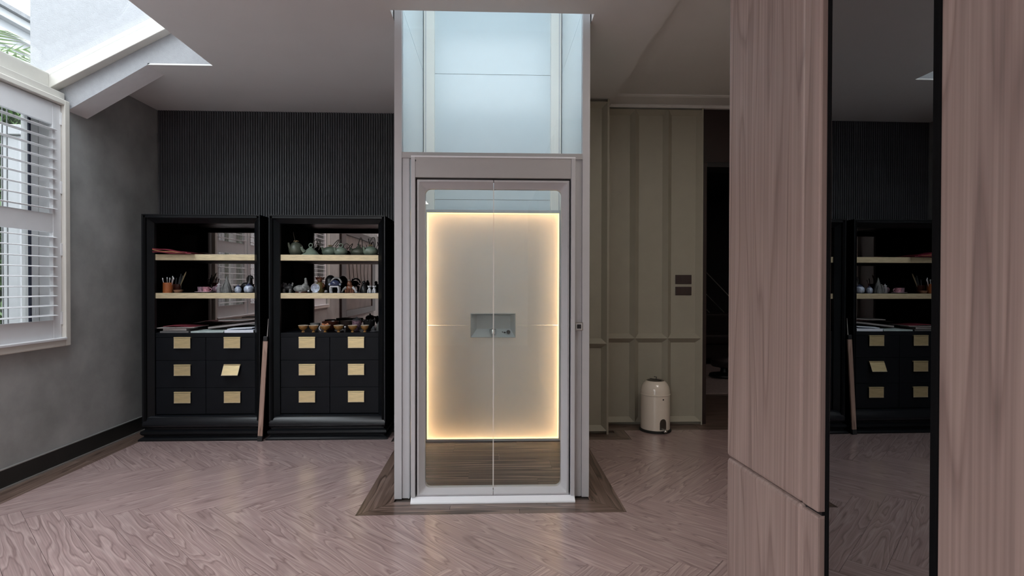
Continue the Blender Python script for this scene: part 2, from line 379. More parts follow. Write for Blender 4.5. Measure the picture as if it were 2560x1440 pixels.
# ---- dark border boards
def board(x0, x1, y0, y1, along, poly=None):
    mb = MB()
    if poly: mb.prism(poly, 'z', -.012, .0)
    else: mb.box(x0, x1, y0, y1, -.012, 0)
    cx, cy = (x0+x1)/2, (y0+y1)/2
    me = mb.mesh('border_plank', (cx, cy, 0))
    if along == 'y':
        me.transform(Matrix.Rotation(-PI/2, 4, 'Z'))
    me.materials.append(M['border'])
    return inst(me, 'border_plank', floor, (cx, cy, 0), (0, 0, PI/2 if along == 'y' else 0))
g = .001
for a, b in ((.25, 1.6), (1.6, 2.9), (2.9, 4.15), (4.15, 5.23)): board(-3.13, -2.946, a+g, b-g, 'y')
for k in range(3):                           # mitred frame of boards round the lift, three boards wide
    o_, i_ = .783 - k*.062, .783 - (k+1)*.062
    yo, yi = 3.12 + k*.062, 3.12 + (k+1)*.062
    mid_ = (.16, -.25, .33)[k]
    board(-o_, mid_, yo, yi, 'x', [(-o_+g, yo), (mid_-g, yo), (mid_-g, yi-g), (-i_+g, yi-g)])
    board(mid_, o_, yo, yi, 'x', [(mid_+g, yo), (o_-g, yo), (i_-g, yi-g), (mid_+g, yi-g)])
    board(-o_, -i_, yo, 4.75, 'y', [(-o_, yo+g), (-i_-g, yi+g), (-i_-g, 4.56), (-o_, 4.56)])
    board(i_, o_, yo, 4.75, 'y', [(i_+g, yi+g), (o_, yo+g), (o_, 4.56), (i_+g, 4.56)])
board(.61, 1.185, 4.575, 4.67, 'x', [(.61, 4.577), (1.185, 4.577), (1.09, 4.671), (.61, 4.671)])
board(.61, 1.09, 4.672, 4.78, 'x')
board(1.09, 1.185, 4.58, 4.86, 'y', [(1.185, 4.58), (1.185, 4.86), (1.092, 4.86), (1.092, 4.674)])
for a, b in ((1.02, 1.9), (1.9, 2.7)): board(a+g, b-g, 4.862, 5.0, 'x'); board(a+g, b-g, 5.002, 5.3, 'x')
# plain boards for what lies outside the picture
struct(B(-3.13, 2.95, -4.9, .249, -.0119, -.0002).build('floor_near', M['floor']))
struct(B(1.9, 4.5, 5.3, 10.1, -.0119, -.0002).build('floor_next_room', M['border']))

# ---- walls
wl = MB()
wl.box(-3.41, XL, -5.2, -.15, -.12, 2.645); wl.box(-3.41, XL, -.15, 4.125, -.12, .87)
wl.box(-3.41, XL, 4.125, 5.4, -.12, 2.6); wl.box(-3.41, XL, 4.345, 5.4, 2.6, 3.2)
wall_left = struct(wl.build('wall_left', M['plaster']))
struct(B(-3.41, XL, -4.6, 4.125, 2.645, 2.72).build('trim_1', M['cream_frame'], bevel=.004))
struct(MB().prism([(-3.15, 2.6), (-2.545, 2.962), (-1.9, 2.962), (-1.9, 5.6), (-3.41, 5.6), (-3.41, 2.6)], 'y', 4.145, 4.345).build('wall_facade', M['render']))
wall_back = struct(B(-3.41, .9, YB+.02, 5.4, -.12, 3.2).build('wall_back', M['slat']))
sl = MB()
prof = [(-.0085, .024), (-.0085, .006), (-.005, .0), (.005, .0), (.0085, .006), (.0085, .024)]
sl.prism(prof, 'z', 0, CEIL); slat_me = sl.mesh('slat', (0, 0, 0)); slat_me.materials.append(M['slat'])
k = 0
x = XL + .012
while x < -.55:
    inst(slat_me, 'slat', wall_back, (x, YB, 0)); x += .0226
wb = MB(); wb.box(-3.41, -2.9, -5.2, -5, -.12, 3.3); wb.box(-1.75, 4.6, -5.2, -5, -.12, 3.3); wb.box(-2.9, -1.75, -5.2, -5, 2.7, 3.3); wb.box(-2.9, -1.75, -5.2, -5, -.12, .02)
struct(wb.build('wall_behind', M['white_wall']))
w3 = bpy.data.objects.new('window_rear_added', None); COL.objects.link(w3); struct(w3); w3.location = (-2.3, -5.1, 0)  # unseen rear window, added to let in more daylight
f3 = MB()
for b in ((-2.9, -2.85, .02, 2.7), (-1.80, -1.75, .02, 2.7), (-2.85, -1.80, .02, .08), (-2.85, -1.80, 2.64, 2.7)): f3.box(b[0], b[1], -5.14, -5.08, b[2], b[3])
f3.build('frame', M['black_metal'], w3, (-2.3, -5.1, 0)); B(-2.85, -1.80, -5.113, -5.107, .08, 2.64).build('pane', M['glass'], w3, (-2.3, -5.1, 0))

# ceiling with the lift hole and the skylight opening
cb = MB()
cb.box(-3.41, -.61, 4.345, 5.4, CEIL, 3.2); cb.box(-2.566, -1.9, 4.145, 4.345, CEIL, 2.9615); cb.box(-1.9, -.61, 4.145, 4.345, CEIL, 3.2)
cb.box(-2.09, -.61, -5.2, 4.145, CEIL, 3.2)
cb.box(-.61, .61, -5.2, 3.26, CEIL, 3.2); cb.box(-.61, .61, 4.62, 5.4, CEIL, 3.2); cb.box(.61, 1.05, -5.2, 5.4, CEIL, 3.2)
struct(cb.build('ceiling', M['ceiling']))
struct(B(1.05, 4.6, -5.2, 5.3, 3.03, 3.25).build('ceiling_side', M['ceiling']))
struct(B(1.05, 1.075, -5.0, 5.08, 2.965, 3.03).build('trim_2', M['ceiling']))
struct(MB().prism([(-3.15, 2.6), (-2.565, CEIL), (-3.15, CEIL)], 'y', 4.1455, 4.345).build('beam_window', M['white_wall']))
# cornice over the panelled wall
co = MB(); co.prism([(5.08, 2.975), (5.04, 2.975), (5.03, 2.99), (5.03, 3.0), (4.86, 3.012), (4.84, 3.02), (4.84, 3.03), (5.08, 3.03)], 'x', 1.075, 2.95)
struct(co.build('trim_3', M['ceiling']))

# skylight: glazed lean-to over the window, on the roof side of the ceiling
SL = .534
def zg(x): return 2.72 + SL*(x + 3.26)
sk = bpy.data.objects.new('window_2', None); COL.objects.link(sk); struct(sk); sk.location = (-2.7, 2.0, 3.0)
o_sk = (-2.7, 2.0, 3.0)
def rafter(y0, y1, nm='frame'):
    MB().prism([(-3.36, zg(-3.36)), (-1.95, zg(-1.95)), (-1.95, zg(-1.95)+.135), (-3.36, zg(-3.36)+.135)], 'y', y0, y1).build(nm, M['cream_frame'], sk, o_sk, bevel=.004)
rafter(4.07, 4.1449)
for y in (2.65, 1.2, -.25, -1.7, -3.15, -4.6): rafter(y, y+.07, 'rafter')
MB().prism([(-3.36, zg(-3.36)+.09), (-1.95, zg(-1.95)+.09), (-1.95, zg(-1.95)+.10), (-3.36, zg(-3.36)+.10)], 'y', -4.55, 4.07).build('pane', M['glass'], sk, o_sk)  # glazing lengthened behind the camera to let in more daylight
B(-3.38, -3.22, -4.6, 4.07, 2.722, 2.85).build('eaves_frame', M['cream_frame'], sk, o_sk, bevel=.004)
struct(B(-2.089, -1.95, -4.6, 4.145, 3.2, 3.46).build('trim_4', M['white_wall']))
struct(B(-3.41, -1.95, -5.2, -4.6, 2.6, 3.6).build('wall_skylight_end', M['white_wall']))

# window: frame and panes on the outer side, trim round the shutters
win = bpy.data.objects.new('window_1', None); COL.objects.link(win); struct(win); win.location = (-3.3, 2, 1.7); o_w = (-3.3, 2, 1.7)
fb = MB(); fb.box(-3.40, -3.34, 4.045, 4.125, .87, 2.645); fb.box(-3.40, -3.34, -.15, -.07, .87, 2.645); fb.box(-3.40, -3.34, -.07, 4.045, 2.56, 2.645); fb.box(-3.40, -3.34, -.07, 4.045, .87, .95)
fb.build('frame', M['white_wall'], win, o_w, bevel=.004)
for y in (3.18, 2.36, 1.54, .72):
    B(-3.40, -3.34, y-.04, y+.04, .95, 2.56).build('mullion', M['white_wall'], win, o_w, bevel=.004)
ys = [-.07, .68, .76, 1.50, 1.58, 2.32, 2.40, 3.14, 3.22, 4.045]
for a, b in zip(ys[::2], ys[1::2]): B(-3.372, -3.366, a, b, .95, 2.56).build('pane', M['glass'], win, o_w)
B(-3.34, -3.328, 4.030, 4.045, .95, 2.56).build('gasket', M['navy'], win, o_w)
tr = MB()
for (y0, y1, z0, z1) in ((4.08, 4.128, .866, 2.66), (-.16, -.11, .866, 2.66), (-.11, 4.08, 2.62, 2.66), (-.11, 4.08, .866, .918)):
    tr.box(XL-.01, XL+.035, y0, y1, z0, z1)
tr.build('trim', M['trim_warm'], win, o_w, bevel=.006)
B(XL-.02, XL+.045, -.11, 4.082, .912, .93).build('sill', M['shutter'], win, o_w, bevel=.004)
B(-3.339, XL-.011, 4.124, 4.13, .87, 2.64).build('reveal', M['white_wall'], win, o_w)

# baseboard on the left wall
bb = struct(B(XL, XL+.016, -4.9, 5.2, 0, .125).build('baseboard_left', M['baseboard']))
B(XL, XL+.018, -4.9, 5.2, .125, .131).build('cap_strip', M['steel_trim'], bb)
B(XL+.016, XL+.024, -4.9, 5.2, 0.0, .012).build('foot_strip', M['steel_trim'], bb)

# ---- panelled walls on the right
def ridge(mb, p0, p1, axis, y, hw=.043, hh=.046, half=None, m0=True, m1=True):
    """raised moulding of triangular section on a wall facing -y; from p0 to p1 along axis at cross coordinate c"""
    a, b, c = p0, p1, axis[1]
    lo = -hw if half != 'hi' else 0; hi = hw if half != 'lo' else 0
    A = hw if m0 else 0; Bm = hw if m1 else 0
    pts = []
    for cc, t, dep in ((lo, 1, 0), (0, 0, hh), (hi, 1, 0)):
        pts.append((c+cc, dep, t))
    vs = []
    for (cc, dep, t) in pts:
        for end, mit in ((a, A), (b, -Bm)):
            l = end + mit*t
            if axis[0] == 'z': vs.append((cc, y-dep, l))
            else: vs.append((l, y-dep, cc))
    # back edge
    mb.add(vs, [(0,1,3,2), (2,3,5,4), (0,2,4), (1,5,3), (0,4,5,1)])
    return mb
wr = struct(B(1.0, 1.975, 5.08, 5.3, -.012, 2.99).build('wall_recess', M['panel']))
yW = 5.08; zt, zm, zb_ = 2.955, .815, .03
for c, hf in ((1.04, 'hi'), (1.335, None), (1.645, None), (1.963, 'lo')):
    for a, b in ((zb_, zm), (zm, zt)):
        ridge(MB(), a, b, ('z', c), yW, half=hf).build('moulding', M['panel'], wr)
for a, b in ((1.04, 1.335), (1.335, 1.645), (1.645, 1.963)):
    ridge(MB(), a, b, ('x', zm), yW).build('moulding', M['panel'], wr)
    ridge(MB(), a, b, ('x', zb_), yW, half='hi').build('moulding', M['panel'], wr)
    ridge(MB(), a, b, ('x', zt), yW, half='lo').build('moulding', M['panel'], wr)
B(1.963, 1.975, 5.034, 5.08, 0, 2.975).build('edge_strip', M['panel'], wr)
wn = struct(B(.55, 1.022, 4.78, 5.3, -.012, CEIL-.005).build('wall_near_panel', M['panel']))
yW = 4.78
for c, hf in ((1.006, 'lo'), (.70, None)):
    for a, b in ((.03, .80), (.80, 2.92)): ridge(MB(), a, b, ('z', c), yW, half=hf).build('moulding', M['panel'], wn)
ridge(MB(), .70, 1.006, ('x', .80), yW).build('moulding', M['panel'], wn)
ridge(MB(), .70, 1.006, ('x', .03), yW, half='hi').build('moulding', M['panel'], wn)
ridge(MB(), .70, 1.006, ('x', 2.92), yW, half='lo').build('moulding', M['panel'], wn)
B(1.006, 1.022, 4.734, 4.78, 0, 2.945).build('edge_strip', M['panel'], wn)

# ---- doorway into the dark next room
dr = bpy.data.objects.new('door_1', None); COL.objects.link(dr); struct(dr); dr.location = (2.4, 5.15, 0); o_d = (2.4, 5.15, 0)
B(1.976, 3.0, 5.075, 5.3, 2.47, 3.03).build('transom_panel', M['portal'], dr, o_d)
B(1.976, 2.022, 5.06, 5.32, 0, 2.47).build('jamb', M['portal'], dr, o_d, bevel=.004)
B(2.022, 2.95, 5.06, 5.32, 2.43, 2.475).build('head', M['black_metal'], dr, o_d, bevel=.004)
B(2.022, 2.05, 5.2, 5.30, 0, 2.43).build('stop', M['black_metal'], dr, o_d)
struct(B(2.95, 3.1, -5.2, 5.3, -.12, 3.2).build('wall_right', M['panel']))
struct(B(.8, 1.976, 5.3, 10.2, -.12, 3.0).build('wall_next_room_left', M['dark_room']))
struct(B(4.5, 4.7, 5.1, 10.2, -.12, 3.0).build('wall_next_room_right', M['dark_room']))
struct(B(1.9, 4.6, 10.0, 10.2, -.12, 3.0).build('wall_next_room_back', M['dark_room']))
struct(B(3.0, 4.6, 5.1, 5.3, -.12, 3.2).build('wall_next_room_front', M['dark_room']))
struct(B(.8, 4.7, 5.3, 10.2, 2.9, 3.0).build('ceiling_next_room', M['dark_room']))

# unseen fill lamps added to brighten the room: a row along the window side behind the camera, one in the side bay behind the walnut column
for k, (x_, y_, z_) in enumerate(((-1.58, -.55, CEIL), (-1.58, -2.1, CEIL), (-1.58, -3.65, CEIL), (1.70, 2.70, 3.03))):
    t = thing('fill_lamp', ('long added fill lamp beside the skylight, first of the row behind the camera', 'long added fill lamp beside the skylight, middle of the row behind the camera', 'long added fill lamp beside the skylight, next to the rear wall', 'square added fill lamp in the side bay behind the walnut column')[k],
              'lamp', (x_, y_, z_), group='added fill lamps out of view')
    hl = .61 if k < 3 else .31
    B(-.31, .31, -hl, hl, -.035, 0).build('frame', M['lift_white'], t, bevel=.004); B(-.29, .29, .02-hl, hl-.02, -.040, -.0352).build('fill_panel', M['lamp' if k < 3 else 'fill_side'], t)

t = thing('fill_lamp', 'dim added fill lamp in the dark next room', 'lamp', (4.1, 7.6, 2.9))  # unseen lamp added to lift the darkness beyond the doorway
B(-.31, .31, -.31, .31, -.035, 0).build('frame', M['lift_white'], t, bevel=.004); B(-.29, .29, -.29, .29, -.040, -.0352).build('fill_panel', M['fill_dim'], t)

# ---- walnut wall close to the camera, with the smoked mirror
COLROT = math.atan2(.020, .32)
cw = bpy.data.objects.new('wall_column', None); COL.objects.link(cw); struct(cw)
cw.location = (.6455, 1.051, 0); cw.rotation_euler = (0, 0, COLROT)
def colpart(name, x0, x1, y0, y1, z0, z1, m_, bev=.004, seg=2):
    o = B(x0, x1, y0, y1, z0, z1).build(name, m_, cw, bevel=bev, seg=seg); return o
colpart('panel', 0, .10, .052, .368, .873, 2.95, M['column'], .010, 3)
colpart('panel', 0, .10, .052, .368, 0, .870, M['column'], .010, 3)
colpart('edge_board', .0005, .10, 0, .0515, .875, 2.95, M['column'])
colpart('edge_board', .0005, .10, 0, .0515, 0, .867, M['column'])
colpart('backing', .012, .098, .004, .36, .86, .88, M['black_metal'], 0)
struct(B(.66, 3.05, 1.405, 1.43, 0, 3.03).build('wall_return', M['panel']))
wm = struct(B(.652, .76, -.9, .778, 0, 2.95).build('wall_veneer', M['column'], bevel=.008, seg=3))
struct(B(.76, .9, -5.0, 1.40, 0, 3.03).build('wall_core', M['dark_room']))

mr = thing('mirror', 'tall smoked wall mirror in a black frame between two walnut panels', 'mirror', (.66, .91, 0), .010)
B(.0, .006, -.128, .126, .0, 2.945).build('mirror_glass', M['wall_mirror'], mr)
B(-.0015, .02, .126, .138, 0, 2.949).build('frame', M['black_inside'], mr, bevel=.002)
B(-.012, .02, -.142, -.128, 0, 2.949).build('frame', M['black_inside'], mr, bevel=.002)
B(.006, .1, -.128, .126, 0, 2.945).build('backing', M['black_metal'], mr)

# ================================================================== SHUTTERS
lv_w = .064
def louver_mesh(L):
    n = 8; pr = []
    for k in range(n*2):
        a = 2*PI*k/(n*2); pr.append((math.cos(a)*lv_w/2, math.sin(a)*.0048))
    return MB().prism(pr, 'y', -L/2, L/2).mesh('louver', smooth=True)
pw = .80
lv_me = louver_mesh(pw-.118); lv_me.materials.append(M['shutter'])
SH_X = XL - .006
names = ['white louvred shutter panel at the corner end of the window, hinged beside the grey wall',
         'white louvred shutter panel second from the grey corner, at the edge of the view',
         'white louvred shutter panel third from the grey corner, seen only in the cabinet mirrors',
         'white louvred shutter panel fourth from the grey corner, seen only in the cabinet mirrors',
         'white louvred shutter panel farthest from the grey corner, seen only in the cabinet mirrors']
def make_shutter(label):
    r = thing('window_shutter', label, 'shutter', (0, 0, 0), group='louvred shutters along the window')
    for s, nm in ((-1, 'stile'), (1, 'stile')):
        y = s*(pw/2-.0375); B(-.014, .014, y-.0375, y+.0375, 0, 1.69).build(nm, M['shutter'], r, bevel=.003)
    for z0, z1 in ((0, .135), (.762, .895), (1.535, 1.69)):
        B(-.013, .013, -pw/2+.075, pw/2-.075, z0, z1).build('rail', M['shutter'], r, bevel=.003)
    for z0, z1, n in ((.135, .762, 9), (.895, 1.535, 9)):
        d = (z1-z0)/n
        for k in range(n):
            inst(lv_me, 'louver', r, (.004, 0, z0 + d*(k+.5)), (0, math.radians(4), 0))
    for z in (.10, .60, 1.05, 1.55):
        B(.010, .020, pw/2-.012, pw/2+.010, z, z+.09).build('hinge', M['shutter'], r, bevel=.002)
    return r
s0 = make_shutter(names[0])
for k in range(5):
    s_ = s0 if k == 0 else copy_tree(s0)
    s_['label'] = names[k]; s_.location = (SH_X, 4.077 - pw/2 - k*(pw+.026), .925)

# security grille outside the shutters
gr = thing('window_grille', 'row of thin grey vertical bars outside the shuttered window', 'grille', (-3.47, 2, .9))
bar_me = B(-.003, .003, -.003, .003, 0, 1.72).mesh('bar'); bar_me.materials.append(M['bar'])
y = -.05
while y < 4.04:
    inst(bar_me, 'bar', gr, (0, y-2, .0)); y += .038
for z in (.02, .9, 1.68):
    B(-.006, .006, -2.1, 2.1, z, z+.014).build('rail', M['bar'], gr)

# ================================================================== LIFT
LO = (0, 3.35, 0)
lf = thing('lift_enclosure', 'white framed home lift enclosure with double glass doors under the ceiling opening', 'lift', LO)
def LP(mb, name, m_, bevel=0, **k): return mb.build(name, M[m_], lf, LO, bevel, **k)
TOP = 3.9
for s in (-1, 1):
    xs = sorted((s*.556, s*.602))
    LP(B(xs[0], xs[1], 3.35, 3.40, 0, TOP), 'post', 'lift_white', .002)
    xs = sorted((s*.508, s*.555))
    p = MB(); p.box(xs[0], xs[1], 3.362, 3.40, 0, 2.125)
    LP(p, 'post_profile', 'lift_white', .002)
    xa = sorted((s*.512, s*.518)); LP(B(xa[0], xa[1], 3.357, 3.362, .0, 2.12), 'post_rib', 'lift_white')
    # door surround jamb
    xs = sorted((s*.472, s*.497)); off = .006
    LP(B(xs[0]+off, xs[1]+off, 3.288, 3.40, .035, 2.095), 'jamb', 'lift_white', .002)
LP(B(-.466, .478, 3.291, 3.40, 1.967, 2.095), 'header', 'lift_grey', .002)
LP(B(-.491, .503, 3.286, 3.30, 2.087, 2.097), 'header_trim', 'sill_white', .002)
LP(MB().lathe([(.006, 3.2885), (.006, 3.295)], (-.466, 0, 2.068), 12, axis='y'), 'sensor_dot', 'dark')
LP(B(-.556, .556, 3.35, 3.40, 2.097, 2.133), 'transom', 'lift_grey', .002)
LP(MB().prism([(3.266, 0), (3.268, .010), (3.30, .034), (3.40, .034), (3.40, 0)], 'x', -.492, .504), 'door_sill', 'sill_white', .002)
LP(B(-.556, .556, 3.372, 3.380, 2.133, TOP), 'transom_pane', 'glass')
LP(B(-.462, .476, 3.36, 3.40, 1.957, 1.968), 'door_gap', 'dark')
for s in (-1, 1):
    xs = sorted((s*.463+.006, s*.471+.006)); LP(B(xs[0], xs[1], 3.335, 3.40, .036, 1.966), 'door_gap', 'dark')
# door leaves: frame with rounded glass opening, bevelled towards the glass
XC = .006; GX = .418; OX = .462; ZT, ZB, GT, GB = 1.956, .037, 1.906, .0745
def leaf(s):
    r_ = .034; n = 8; inner = []; outer = []; rim = []
    def P(dx, z): return (XC + s*dx, z)
    inner.append(P(.002, GT)); outer.append(P(.002, ZT))
    for k in range(n+1):
        a = PI/2*k/n
        inner.append(P(GX-r_+r_*math.sin(a), GT-r_+r_*math.cos(a)))
        t = k/n
        outer.append(P(GX-r_+(OX-GX+r_)*min(1, t*2), ZT if t <= .5 else ZT-(ZT-GT+r_)*(t*2-1)))
    for k in range(n+1):
        a = PI/2*k/n
        inner.append(P(GX-r_+r_*math.cos(a), GB+r_-r_*math.sin(a)))
        t = k/n
        outer.append(P(OX if t <= .5 else OX-(OX-GX+r_)*(t*2-1), GB+r_-(GB+r_-ZB)*min(1, t*2)))
    inner.append(P(.002, GB)); outer.append(P(.002, ZB))
    loops = []
    loops.append([(x, 3.37, z) for x, z in outer])
    loops.append([(x, 3.302, z) for x, z in outer])
    def lerp(t, y): return [(o[0]+(i[0]-o[0])*t, y, o[1]+(i[1]-o[1])*t) for o, i in zip(outer, inner)]
    loops.append(lerp(.24, 3.300)); loops.append(lerp(.30, 3.304)); loops.append(lerp(.93, 3.332)); loops.append(lerp(1, 3.334)); loops.append(lerp(1, 3.37))
    mb = MB(); N = len(outer); vs = [p for l in loops for p in l]; fs = []
    for a in range(len(loops)):
        b = (a+1) % len(loops)
        for k in range(N-1): fs.append((a*N+k, a*N+k+1, b*N+k+1, b*N+k))
    fs.append(tuple(a*N for a in range(len(loops)))); fs.append(tuple(a*N+N-1 for a in range(len(loops))))
    mb.add(vs, fs)
    o = mb.build('door_leaf', M['lift_white'], lf, LO, smooth=True)
    xs = sorted((XC+s*.003, XC+s*(GX+.01)))
    B(xs[0], xs[1], 3.345, 3.352, GB-.01, GT+.01).build('pane', M['door_glass'], o, LO)
    xs = sorted((XC+s*.0005, XC+s*.0032))
    B(xs[0], xs[1], 3.343, 3.354, GB-.008, GT+.008).build('glass_edge', M['glass_edge'], o, LO)
for ch in (leaf(-1), leaf(1)): pass
# shaft: glossy white panels in two tiers, guide rails, call station
SEAM = 3.083
for z0, z1 in ((0, SEAM-.002), (SEAM+.002, 5.2)):
    LP(B(-.60, -.577, 3.40, 4.60, z0, z1), 'shaft_panel', 'shaft_white')
    LP(B(.577, .60, 3.40, 4.60, z0, z1), 'shaft_panel', 'shaft_white')
for z0, z1 in ((0, 2.03), (2.034, SEAM-.002), (SEAM+.002, 5.2)):
    LP(B(-.577, .577, 4.58, 4.60, z0, z1), 'shaft_panel', 'shaft_white')
LP(B(-.577, .577, 4.585, 4.603, 0, 5.2), 'shaft_backing', 'lift_grey')
for s in (-1, 1):
    xs = sorted((s*.485, s*.572)); r_ = LP(B(xs[0], xs[1], 4.535, 4.58, 0, 5.2), 'guide_rail', 'rail', .003)
    xs = sorted((s*.552, s*.558)); B(xs[0], xs[1], 4.531, 4.536, 0, 5.2).build('rail_lip', M['lift_white'], r_, LO)
LP(B(-.60, .60, 3.372, 3.38, TOP, 5.2), 'shaft_panel', 'shaft_white')  # unseen upper front panel, added to cut the light entering the shaft
LP(B(-.62, .62, 3.33, 4.62, 5.2, 5.215), 'roof_pane', 'roof_glass')  # unseen pane, tinted dark to hold back daylight from above
cs = LP(B(.512, .561, 3.345, 3.362, 1.038, 1.088), 'call_station', 'chrome', .003)
B(.517, .556, 3.343, 3.346, 1.043, 1.083).build('button_plate', M['white_glaze'], cs, LO)
B(.524, .549, 3.340, 3.3435, 1.050, 1.076).build('button', M['dark'], cs, LO, bevel=.001)

CO = (0, 4.0, 0)
cabn = thing('lift_cabin', 'open lift platform with warm backlit rear panel and dark wooden floor', 'lift cabin', CO)
def CP(mb, name, m_, bevel=0, parent=None, **k): return mb.build(name, M[m_], parent or cabn, CO, bevel, **k)
pf = CP(B(-.565, .565, 3.405, 4.46, .004, .018), 'platform', 'alu')
y = 3.406
row = 0
while y < 4.455:
    d = min(.19, 4.457-y); x = -.565; cuts = [[.3], [-.16], [.42], [.05, ], [-.3], [.2]][row % 6]
    for c in cuts + [.565]:
        me = B(x+.0006, c-.0006, y+.0006, y+d-.0006, .018, .030).mesh('plank', ((x+c)/2, y, .018)); me.materials.append(M['cabin_floor'])
        inst(me, 'plank', pf, ((x+c)/2-CO[0], y-CO[1], .018)); x = c
    y += d; row += 1
for s in (-1, 1):
    xs = sorted((s*.5655, s*.575)); CP(B(xs[0], xs[1], 3.42, 4.46, .018, .115), 'kick_plate', 'sill_white')
# light box
X0, X1, Z0, Z1 = -.534, .546, .052, 1.905
fr = MB(); t_ = .012
for b in ((X0-t_, X0, 4.447, 4.525, .033, 1.93), (X1, X1+t_, 4.447, 4.525, .033, 1.93), (X0, X1, 4.447, 4.525, Z1, 1.93), (X0, X1, 4.447, 4.525, .033, Z0)): fr.box(*b)
CP(fr, 'panel_frame', 'lift_white', .002)
CP(B(X0, X1, 4.516, 4.525, Z0, Z1), 'panel_back', 'box_white')
NX0, NX1, NZ0, NZ1 = -.174, .184, .89, 1.077
ZS = .985
up = MB(); yd0, yd1 = 4.460, 4.463
up.box(X0, NX0, yd0, yd1, ZS+.0004, Z1); up.box(NX1, X1, yd0, yd1, ZS+.0004, Z1); up.box(NX0, NX1, yd0, yd1, NZ1, Z1)
CP(up, 'diffuser', 'diffuser')
lo = MB(); lo.box(X0, NX0, yd0, yd1, Z0, ZS-.0004); lo.box(NX1, X1, yd0, yd1, Z0, ZS-.0004); lo.box(NX0, NX1, yd0, yd1, Z0, NZ0)
CP(lo, 'diffuser', 'diffuser')
for b in ((X0+.001, X0+.007, 4.469, 4.512, Z0+.01, Z1-.01), (X1-.007, X1-.001, 4.469, 4.512, Z0+.01, Z1-.01),
          (X0+.01, X1-.01, 4.469, 4.512, Z1-.007, Z1-.001), (X0+.01, X1-.01, 4.469, 4.512, Z0+.001, Z0+.007)):
    CP(B(*b), 'led_strip', 'led')
for b in ((X0, X0+.007, Z0, Z1), (X1-.007, X1, Z0, Z1), (X0+.007, X1-.007, Z1-.007, Z1), (X0+.007, X1-.007, Z0, Z0+.007)):
    CP(B(b[0], b[1], 4.4545, 4.4595, b[2], b[3]), 'led_profile', 'led_line')
# control niche
nb = MB(); a0, a1, b0, b1 = NX0, NX1, NZ0, NZ1; q0, q1, r0, r1 = NX0+.045, NX1-.035, NZ0+.062, NZ1-.012
yf, yk = 4.455, 4.508
yk = 4.512
nb.add([(a0,yf,b0),(a1,yf,b0),(a1,yf,b1),(a0,yf,b1),(q0,yk,r0),(q1,yk,r0),(q1,yk,r1),(q0,yk,r1)], [(0,1,5,4),(1,2,6,5),(2,3,7,6),(3,0,4,7),(4,5,6,7)])
ni = CP(nb, 'control_niche', 'niche')
md = ni.modifiers.new('t', 'SOLIDIFY'); md.thickness = .004; md.offset = 1
rim = MB()
for b in ((a0-.006, a0, b0-.006, b1+.006), (a1, a1+.006, b0-.006, b1+.006), (a0, a1, b1, b1+.006), (a0, a1, b0-.006, b0)): rim.box(b[0], b[1], 4.450, 4.460, b[2], b[3])
CP(rim, 'niche_rim', 'niche', .001, ni)
kn = CP(MB().lathe([(.027, 0), (.028, .004), (.028, .03), (.026, .036)], (.004, 4.474, .915), 28), 'joystick_knob', 'chrome', 0, ni, smooth=True)
CP(MB().lathe([(.021, 0), (.021, .001)], (.004, 4.474, .9505), 24), 'knob_cap', 'dark', 0, ni)
CP(MB().ball((.101, 4.463, .925), .009, .006, .007), 'key', 'dark', 0, ni, smooth=True)
CP(MB().tube([(.09, 4.463, .927), (.078, 4.464, .930)], .003), 'key', 'dark', 0, ni)
CP(MB().lathe([(.002, -.006), (.016, -.005), (.017, 0), (.016, .005), (.002, .006)], (.131, 4.468, .928), 18, axis='y'), 'key_switch', 'dark', 0, ni, smooth=True)

